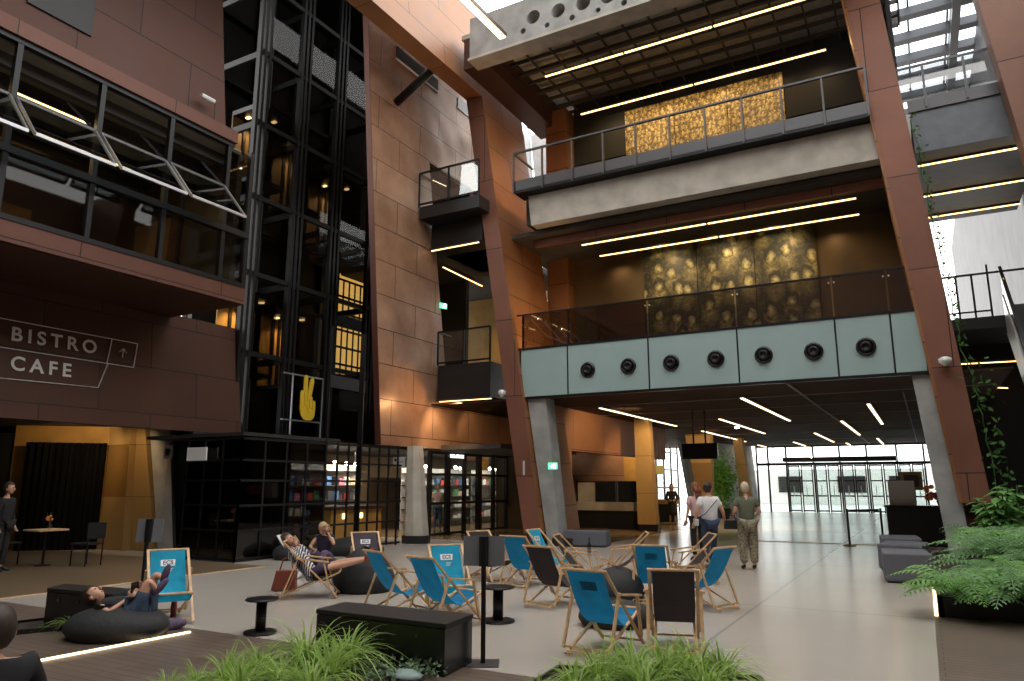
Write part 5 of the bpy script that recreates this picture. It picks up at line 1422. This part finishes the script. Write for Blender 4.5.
def person(label, loc, rz, J=None, hs=1.0, face=None, up=None, hair=('brown_hair', 'short'), top=None, bottom=None, shoes='black', dress=False, fat=1.0, skip_legs=False, group=None, sleeve='short', legcut=1.0, loose=0.):
    j = dict(STAND); j.update(J or {}); j = {k: Vector(v) for k, v in j.items()}
    t = T('person', label, 'person', loc, rz, group)
    f = Vector(face) if face else Vector((0, 1, 0)); u = Vector(up) if up else Vector((0, 0, 1))
    names = ['pelvis', 'waist', 'chest', 'neck', 'head', 'shl', 'ell', 'wrl', 'shr', 'elr', 'wrr', 'hil', 'knl', 'anl', 'tol', 'hir', 'knr', 'anr', 'tor']
    rad = dict(pelvis=(.135, .1), waist=(.115, .085), chest=(.135, .095), neck=.048, head=.045, shl=.055, ell=.04, wrl=.026, shr=.055, elr=.04, wrr=.026,
               hil=.085, knl=.056, anl=.036, tol=.032, hir=.085, knr=.056, anr=.036, tor=.032)
    E = [('pelvis', 'waist'), ('waist', 'chest'), ('chest', 'neck'), ('neck', 'head'), ('chest', 'shl'), ('shl', 'ell'), ('ell', 'wrl'), ('chest', 'shr'), ('shr', 'elr'), ('elr', 'wrr'),
         ('pelvis', 'hil'), ('hil', 'knl'), ('knl', 'anl'), ('anl', 'tol'), ('pelvis', 'hir'), ('hir', 'knr'), ('knr', 'anr'), ('anr', 'tor')]
    def grow(sub_e, extra, scale=1.0, trims=None, fat=fat, drop=0):
        ns = []
        for a, b_ in sub_e:
            for q in (a, b_):
                if q not in ns: ns.append(q)
        if 'pelvis' in ns: ns.remove('pelvis'); ns.insert(0, 'pelvis')
        pos = {n: j[n].copy() for n in ns}
        for n, (a, k) in (trims or {}).items(): pos[n] = j[a].lerp(j[n], k)
        if drop and 'pelvis' in pos: pos['pelvis'].z -= drop
        rr = []
        for n in ns:
            r = rad[n]; r = r if isinstance(r, tuple) else (r, r); fs = fat if n in ('pelvis', 'waist', 'chest') else (1 + (fat - 1) * .5)
            rr.append(tuple(q * fs * scale + extra for q in r))
        return skin_part([pos[n] for n in ns], [(ns.index(a), ns.index(b_)) for a, b_ in sub_e], rr)
    body = grow(E, -.006)
    hc = j['head'] + u.normalized() * .085 + f.normalized() * .015
    hb2, hm = head_mb(hc, f, u, hs)
    parts = [body, hb2, hand_mb(j['wrl'], j['ell']), hand_mb(j['wrr'], j['elr'])]
    join(*parts).build('body', ['skin', 'black', 'lips'], t, smooth=True)
    hair_mb(hm, hair[1]).build('hair', hair[0], t, smooth=True)
    arms = []
    k = {'short': .62, 'none': .12, 'long': 1.0}[sleeve]
    TE = [('pelvis', 'waist'), ('waist', 'chest'), ('chest', 'neck'), ('chest', 'shl'), ('shl', 'ell'), ('chest', 'shr'), ('shr', 'elr')]
    tr = {'ell': ('shl', k), 'elr': ('shr', k), 'neck': ('chest', .72)}
    if sleeve == 'long': TE += [('ell', 'wrl'), ('elr', 'wrr')]; tr = {'wrl': ('ell', .9), 'wrr': ('elr', .9), 'neck': ('chest', .72)}
    if top: grow(TE, .022, 1.0, tr, drop=.07 if j['pelvis'].z > .8 else 0).build('top', top, t, smooth=True)
    if bottom and not dress:
        BE = [('pelvis', 'hil'), ('hil', 'knl'), ('pelvis', 'hir'), ('hir', 'knr')]; tr = {}
        if legcut >= 1: BE += [('knl', 'anl'), ('knr', 'anr')]; tr = {'anl': ('knl', .93), 'anr': ('knr', .93)}
        else: tr = {'knl': ('hil', legcut + .25), 'knr': ('hir', legcut + .25)}
        grow(BE, .012 + loose, 1.0, tr, fat=1 + (fat - 1) * .3).build('trousers' if legcut >= 1 else 'shorts', bottom, t, smooth=True)
    if dress:
        z0 = j['pelvis'].z; b = MB(); c = j['pelvis']
        b.lathe([(.20, -.52), (.19, -.3), (.17, 0), (.14, .12)], (c.x, c.y, c.z), 20); b.build('skirt', bottom, t, smooth=True)
    for a, o in (('anl', 'tol'), ('anr', 'tor')):
        if shoes:
            d = (j[o] - j[a]); b = MB(); m = Matrix.Translation(j[a].lerp(j[o], .55)) @ d.to_track_quat('Y', 'Z').to_matrix().to_4x4(); b.ball((0, 0, 0), .04, .115, .04, 12, 8); b.xf(m)
            zmin = min(v[2] for v in b.v)
            if rz is not None and loc[2] + zmin < 0: b.v = [(x, y, max(z, -loc[2] + .002)) for x, y, z in b.v]
            b.build('shoe', shoes, t, smooth=True)
    return t


M['lips'] = mat('lips', (.35, .09, .08), .5)
# 1 walking woman in white tee
c = at(712, 569, z=0)
person('woman in a white t-shirt and dark blue jeans walking away with a thin shoulder strap', c, YAW + R(6), dict(knr=(.11, .12, .52), anr=(.11, .22, .11), tor=(.12, .34, .05), knl=(-.1, .0, .5), anl=(-.1, -.12, .09), tol=(-.1, .0, .04),
       ell=(-.27, -.05, 1.12), wrl=(-.30, .05, .90), elr=(.27, -.06, 1.12), wrr=(.33, .02, .90)), face=(.75, .65, -.05), hair=('brown_hair', 'bun'), top='tee', bottom='jeans', shoes='grey_metal', fat=1.3)
t = T('shoulder_strap_bag', 'small dark bag strap across the back of the woman in the white t-shirt', 'bag', c + Vector((0, 0, 0)), YAW + R(6))
MB().bar((.13, -.135, 1.36), (-.14, -.15, 1.08), .012, .012).bar((-.14, -.15, 1.08), (-.27, -.02, .98), .012, .012).build('strap', 'black_cloth', t); MB().box(-.31, -.25, -.08, .1, .84, .98).build('pouch', 'off_white', t, bevel=.02)
# 2 woman in olive
c2 = at(750, 570, z=0)
person('woman with short blond hair, olive top and patterned trousers, seen from behind', c2, YAW - R(4), dict(ell=(-.25, -.04, 1.12), wrl=(-.24, .16, 1.04), elr=(.26, -.04, 1.12), wrr=(.22, .14, 1.05)), face=(.1, 1, 0), hair=('grey_blonde', 'short'), top='khaki', bottom='camo', shoes='black', fat=1.15, loose=.03)
off = Matrix.Rotation(YAW - R(4), 3, 'Z') @ Vector((-.30, .06, .98))
t = T('handbag', 'black handbag hanging from the forearm of the woman in olive', 'handbag', c2 + off, YAW)
MB().hexa([(-.15, -.05, -.20), (.15, -.05, -.20), (.15, .05, -.20), (-.15, .05, -.20), (-.12, -.04, -.02), (.12, -.04, -.02), (.12, .04, -.02), (-.12, .04, -.02)]).build('bag', 'black', t, bevel=.02)
MB().path([(-.09, 0, -.02), (-.07, 0, .07), (.07, 0, .07), (.09, 0, -.02)], .008).build('handle', 'black_metal', t)
# 3 woman in pale pink behind
c3 = at(699, 561, z=0)
person('woman with long reddish hair in a pale pink top beside the woman in white', c3, YAW + R(15), {}, face=(-.2, 1, 0), hair=('red_hair', 'long'), top='pink', bottom='black_cloth', fat=1.0)
# 4 woman in black dress
c4 = at(673, 525, z=0)
person('woman in a long black dress standing between the ochre columns by the info counter', c4, R(200), dict(wrl=(-.1, .2, 1.02), ell=(-.23, 0, 1.08), wrr=(.1, .2, 1.02), elr=(.23, 0, 1.08)), hair=('brown_hair', 'long'), top='black_cloth', bottom='black_cloth', dress=True, sleeve='long')
# 5 waiter
c5 = at(-3, 572, z=0)
person('person in black clothes standing in the bistro doorway at the left edge', c5, R(-60), {}, hair=('brown_hair', 'short'), top='black_cloth', bottom='black_cloth', sleeve='long', fat=1.15)
# 6 shop assistant, 7/8 balcony visitors
c6 = at(438, 487, z=1.58); person('person in a light pinkish top inside the shop right of the round column', (c6.x, c6.y, 0), R(220), {}, hair=('blonde', 'short'), top='pink', bottom='denim')
for (u, v), l, tp in (((722, 138), 'visitor in a red top behind the top balcony railing', 'red'), ((740, 134), 'visitor in a white top behind the top balcony railing', 'tee')):
    p = at(u, v + 1, z=12.0); person(l, (p.x, p.y, 10.42), R(180), None, hair=('brown_hair' if tp == 'red' else 'grey_blonde', 'short'), top=tp, bottom='jeans')
# 9 seated person bottom left, back to the camera
w6 = Vector((0, 0, H)) + (FW + RT * ((-4 - CX) / F) + UP * (-(630 - CY) / F)) * 4.05
base = Vector((w6.x, w6.y, 0)); hz = w6.z
SITJ = dict(pelvis=(0, 0, .36), waist=(0, -.04, .46), chest=(0, -.03, .60), neck=(0, .02, hz - .17), head=(0, .04, hz - .10), shl=(-.17, 0, .66), ell=(-.24, .08, .46), wrl=(-.16, .28, .42), shr=(.17, 0, .66), elr=(.24, .08, .46), wrr=(.14, .28, .42),
            hil=(-.09, .04, .34), knl=(-.14, .42, .42), anl=(-.14, .66, .10), tol=(-.14, .78, .05), hir=(.09, .04, .34), knr=(.14, .42, .42), anr=(.14, .66, .10), tor=(.14, .78, .05))
person('person in black seated at the bottom left corner, seen from behind', base, YAW + R(35), SITJ, hair=('brown_hair', 'short'), top='black_cloth', bottom='black_cloth', sleeve='long', fat=1.25, hs=1.15)
bean(base + Vector((0, 0, .004)) - HD * 0 + RT * .02, .40, .40, .33, 'black bean bag at the bottom left corner under the seated person', YAW, .02, 8)


def side_person(label, orig, pts, **k):
    """pts in metres: (right in the picture, away, up) from orig"""
    zs = k.pop('zs', 1)
    return person(label, orig, RZ, {n: Vector((p[0], p[1], p[2] * zs)) for n, p in pts.items()}, **k)


# 10 reader lying on the left bean bag
o = LBc
side_person('person in denim shorts lying on the left bean bag with raised crossed legs', (o.x, o.y, 0), dict(
    pelvis=(.22, 0, .34), waist=(.08, 0, .32), chest=(-.08, 0, .33), neck=(-.19, 0, .37), head=(-.22, 0, .39),
    shl=(-.12, .16, .34), ell=(.0, .24, .38), wrl=(.12, .12, .49), shr=(-.12, -.16, .34), elr=(.02, -.24, .30), wrr=(.14, -.08, .43),
    hil=(.26, .08, .34), knl=(.34, .08, .66), anl=(.44, .06, .62), tol=(.47, .06, .71), hir=(.26, -.08, .34), knr=(.33, -.06, .62), anr=(.42, -.02, .50), tor=(.47, .0, .57)),
    face=(.45, -.05, .9), up=(-.9, 0, .45), hair=('brown_hair', 'short'), top='black_cloth', bottom='denim', legcut=.4, shoes='violet')
t = T('phone', 'dark phone held above the chest of the person on the left bean bag', 'phone', (o.x + RT.x * .16, o.y + RT.y * .16, .52), RZ); MB().box(-.008, .008, -.08, .08, -.04, .07).build('case', 'black_gloss', t); MB().box(-.0095, -.008, -.07, .07, -.03, .06).build('screen', 'grey_metal', t)
# 11 blonde girl
o = GBc
person('blonde girl in a dark sleeveless top sitting with her head on her hand', (o.x, o.y, 0), YAW + R(170), dict((k_, (q_[0], q_[1], q_[2] * .84)) for k_, q_ in dict(
    pelvis=(0, 0, .26), waist=(0, .02, .55), chest=(0, .06, .72), neck=(0, .10, .84), head=(0, .13, .90), shl=(-.15, .07, .79), ell=(-.26, .22, .66), wrl=(-.13, .22, .93), shr=(.15, .07, .79), elr=(.22, .20, .60), wrr=(.06, .36, .56),
    hil=(-.09, .04, .40), knl=(-.16, .42, .50), anl=(-.16, .62, .12), tol=(-.16, .74, .05), hir=(.09, .04, .40), knr=(.16, .42, .50), anr=(.16, .62, .12), tor=(.16, .74, .05)).items()),
    face=(0, 1, -.55), hair=('blonde', 'long'), top='navy', bottom='violet', sleeve='none', shoes='off_white')
# 12 striped reader in deck chair
o = at(313, 596, z=0)
side_person('person in a striped top reclining in a deck chair, legs on the bean bag', (o.x, o.y, 0), dict(
    pelvis=(.02, 0, .26), waist=(-.14, 0, .52), chest=(-.28, 0, .66), neck=(-.38, 0, .78), head=(-.40, 0, .83),
    shl=(-.32, .15, .72), ell=(-.14, .22, .60), wrl=(-.30, .12, .86), shr=(-.32, -.15, .72), elr=(-.12, -.20, .62), wrr=(-.26, -.10, .84),
    hil=(.06, .08, .42), knl=(.42, .08, .56), anl=(.80, .08, .62), tol=(.84, .08, .72), hir=(.06, -.08, .42), knr=(.42, -.08, .52), anr=(.80, -.08, .62), tor=(.84, -.08, .72)),
    face=(.55, -.1, .35), up=(-.5, 0, .85), hair=('brown_hair', 'short'), top='stripes', bottom='navy', legcut=.35, sleeve='long', shoes='leather', zs=.88)
t = T('open_book', 'white open book held up by the reclining reader in the striped top', 'book', (o.x - RT.x * .50, o.y - RT.y * .50, .80), RZ)
t.rotation_euler = (0, R(-35), RZ)
MB().box(-.012, .0, -.15, 0, -.12, .12).box(-.012, .0, 0, .15, -.12, .12).build('cover', 'black', t); MB().box(0, .01, -.145, .145, -.115, .115).build('pages', 'white', t)
# red leather tote hanging from the reader's chair
bc = at(291, 588, z=0) - HD * .35
t = T('tote_bag', 'reddish brown leather tote bag standing beside the reclining reader', 'bag', (bc.x, bc.y, .02), RZ)
MB().hexa([(-.20, -.07, 0), (.18, -.07, 0), (.18, .07, 0), (-.20, .07, 0), (-.14, -.05, .30), (.18, -.05, .30), (.18, .05, .30), (-.14, .05, .30)]).build('bag', 'leather', t, bevel=.015)
MB().path([(-.09, 0, .30), (-.05, 0, .46), (.03, 0, .50), (.09, 0, .44), (.12, 0, .30)], .01).build('handle', 'leather', t)
# dark rucksack and clothes by the left chair
c = at(172, 630, z=0); rnd = random.Random(2)
b = MB()
b.ball((-.02, 0, .05), .16, .10, .07, 16, 9)
b.v = [(x + .03 * sin(9 * y), y + .03 * sin(11 * x), max(.002, z + .02 * sin(14 * x + 9 * y))) for x, y, z in b.v]
o = b.build('clothes_bundle', 'violet', smooth=True); o.location = (c.x, c.y, 0); o.rotation_euler = (0, 0, RZ); tag(o, 'dark violet bundle of clothes on the floor beside the left bean bag', 'clothes')

# ================================================================== world & lights
w = bpy.data.worlds.new('world'); SC.world = w; w.use_nodes = True
bg = w.node_tree.nodes['Background']
bg.inputs[0].default_value = (1.0, .985, .955, 1); bg.inputs[1].default_value = 3.4


def area(name, loc, sx, sy, power, col, rot=(0, 0, 0)):
    l = bpy.data.lights.new(name, 'AREA'); l.shape = 'RECTANGLE'; l.size = sx; l.size_y = sy; l.energy = power; l.color = col
    o = bpy.data.objects.new(name, l); COL.objects.link(o); o.location = loc; o.rotation_euler = rot; o.visible_camera = False if False else True
    return o


def spot(name, loc, target, power, col, ang=70, blend=.6, size=.08):
    l = bpy.data.lights.new(name, 'SPOT'); l.energy = power; l.color = col; l.spot_size = R(ang); l.spot_blend = blend; l.shadow_soft_size = size
    o = bpy.data.objects.new(name, l); COL.objects.link(o); o.location = loc
    o.rotation_euler = (Vector(target) - Vector(loc)).to_track_quat('-Z', 'Y').to_euler(); return o


WARM = (1, .68, .36)
for x in (-7.8, -6, -4.2):
    spot('mural_spot', (x + .6, 20.2, 14.3), (x, 22.4, 13.2), 160, (1, .72, .36), 80)
for x in (-6.6, -4.8, -3.2):
    spot('mural_spot', (x, 20.6, 8.9), (x, 22.2, 8.2), 75, (1, .8, .45), 80)
for loc, tg, pw in [((-9.6, 15.5, 3.0), (-13.3, 18.5, 5.5), 0), ((-12.2, 23.4, 8.9), (-12.6, 25, 6.5), 260), ((-12.3, 18.7, 4.15), (-13.4, 19.6, 3.0), 170), ((-12.3, 20.5, 4.15), (-13.4, 21.6, 3.0), 150), ((-7.5, 22.5, 3.9), (-10, 23.5, 2.6), 260), ((-7.6, 25, 3.9), (-9, 26.4, 1.6), 260),
                    ((-8, 33, 3.9), (-9.3, 36, 2), 300), ((-6.5, 31, 3.9), (-7, 31, 0), 350), ((-10.8, 28.2, 3.6), (-10.6, 29.5, 2.4), 120), ((-18.3, 10.6, 3.1), (-20, 11.7, 2.2), 60), ((-17.6, 11.0, 3.1), (-18.2, 12.2, 1.6), 45)]:
    if pw: spot('ceiling_spot', loc, tg, pw, WARM, 110)
for x_, y_ in ((-15.2, 5), (-15.2, 7.6), (-16.6, 6.2), (-16.6, 9.1)): spot('strip_lamp', (x_, y_, 9.34), (x_, y_, 6), 45, (1, .75, .42), 165, 1, .02)
for y_, z_, pw in ((20.55, 8.96, 60), (21.9, 8.96, 22), (19.02, 14.46, 85), (21.84, 14.46, 50)):
    for x_ in (-8.2, -6.4, -4.6, -2.8, -1.6): spot('strip_lamp', (x_, y_, z_), (x_, y_, z_ - 3), pw, (1, .68, .34), 165, 1, .02)
spot('wall_fill', (-12.1, 18.2, 4.2), (-13.4, 17.4, 3.8), 70, (1, .58, .26), 120, .6, .02)  # added warm fill for the lower rust wall, no fixture here
for z_ in (5.7, 10.6):
    spot('pillar_fill', (-8.6, 19.4, z_), (-10.8, 19.6, z_ + 1.6), 120, (1, .58, .24), 130, .6, .02)  # added warm fill that brightens the pillar's side face, no fixture here
for c_ in CABS: spot('cab_lamp', c_, (c_[0] - .5, c_[1], c_[2] - 1.6), 70, (1, .62, .25), 120)
# room lamps' light for the shop
for x_, y_ in ((-15.4, 16.2), (-15.8, 18.2), (-15.6, 20.4), (-15.9, 22.8), (-16.0, 25.2), (-16.0, 28.0), (-16.0, 31.0)): spot('shop_lamp', (x_, y_, 2.7), (x_ - .8, y_, 1), 170, (1, .86, .68), 160, 1, .03)

SC.view_settings.view_transform = 'Standard'; SC.view_settings.look = 'None'
SC.view_settings.exposure = 0.25; SC.view_settings.gamma = 1; SC.view_settings.use_curve_mapping = False
SC.cycles.use_denoising = True
SC.cycles.max_bounces = 7; SC.cycles.diffuse_bounces = 4; SC.cycles.glossy_bounces = 3; SC.cycles.transparent_max_bounces = 16
SC.cycles.sample_clamp_indirect = 6
SC.cycles.use_fast_gi = False
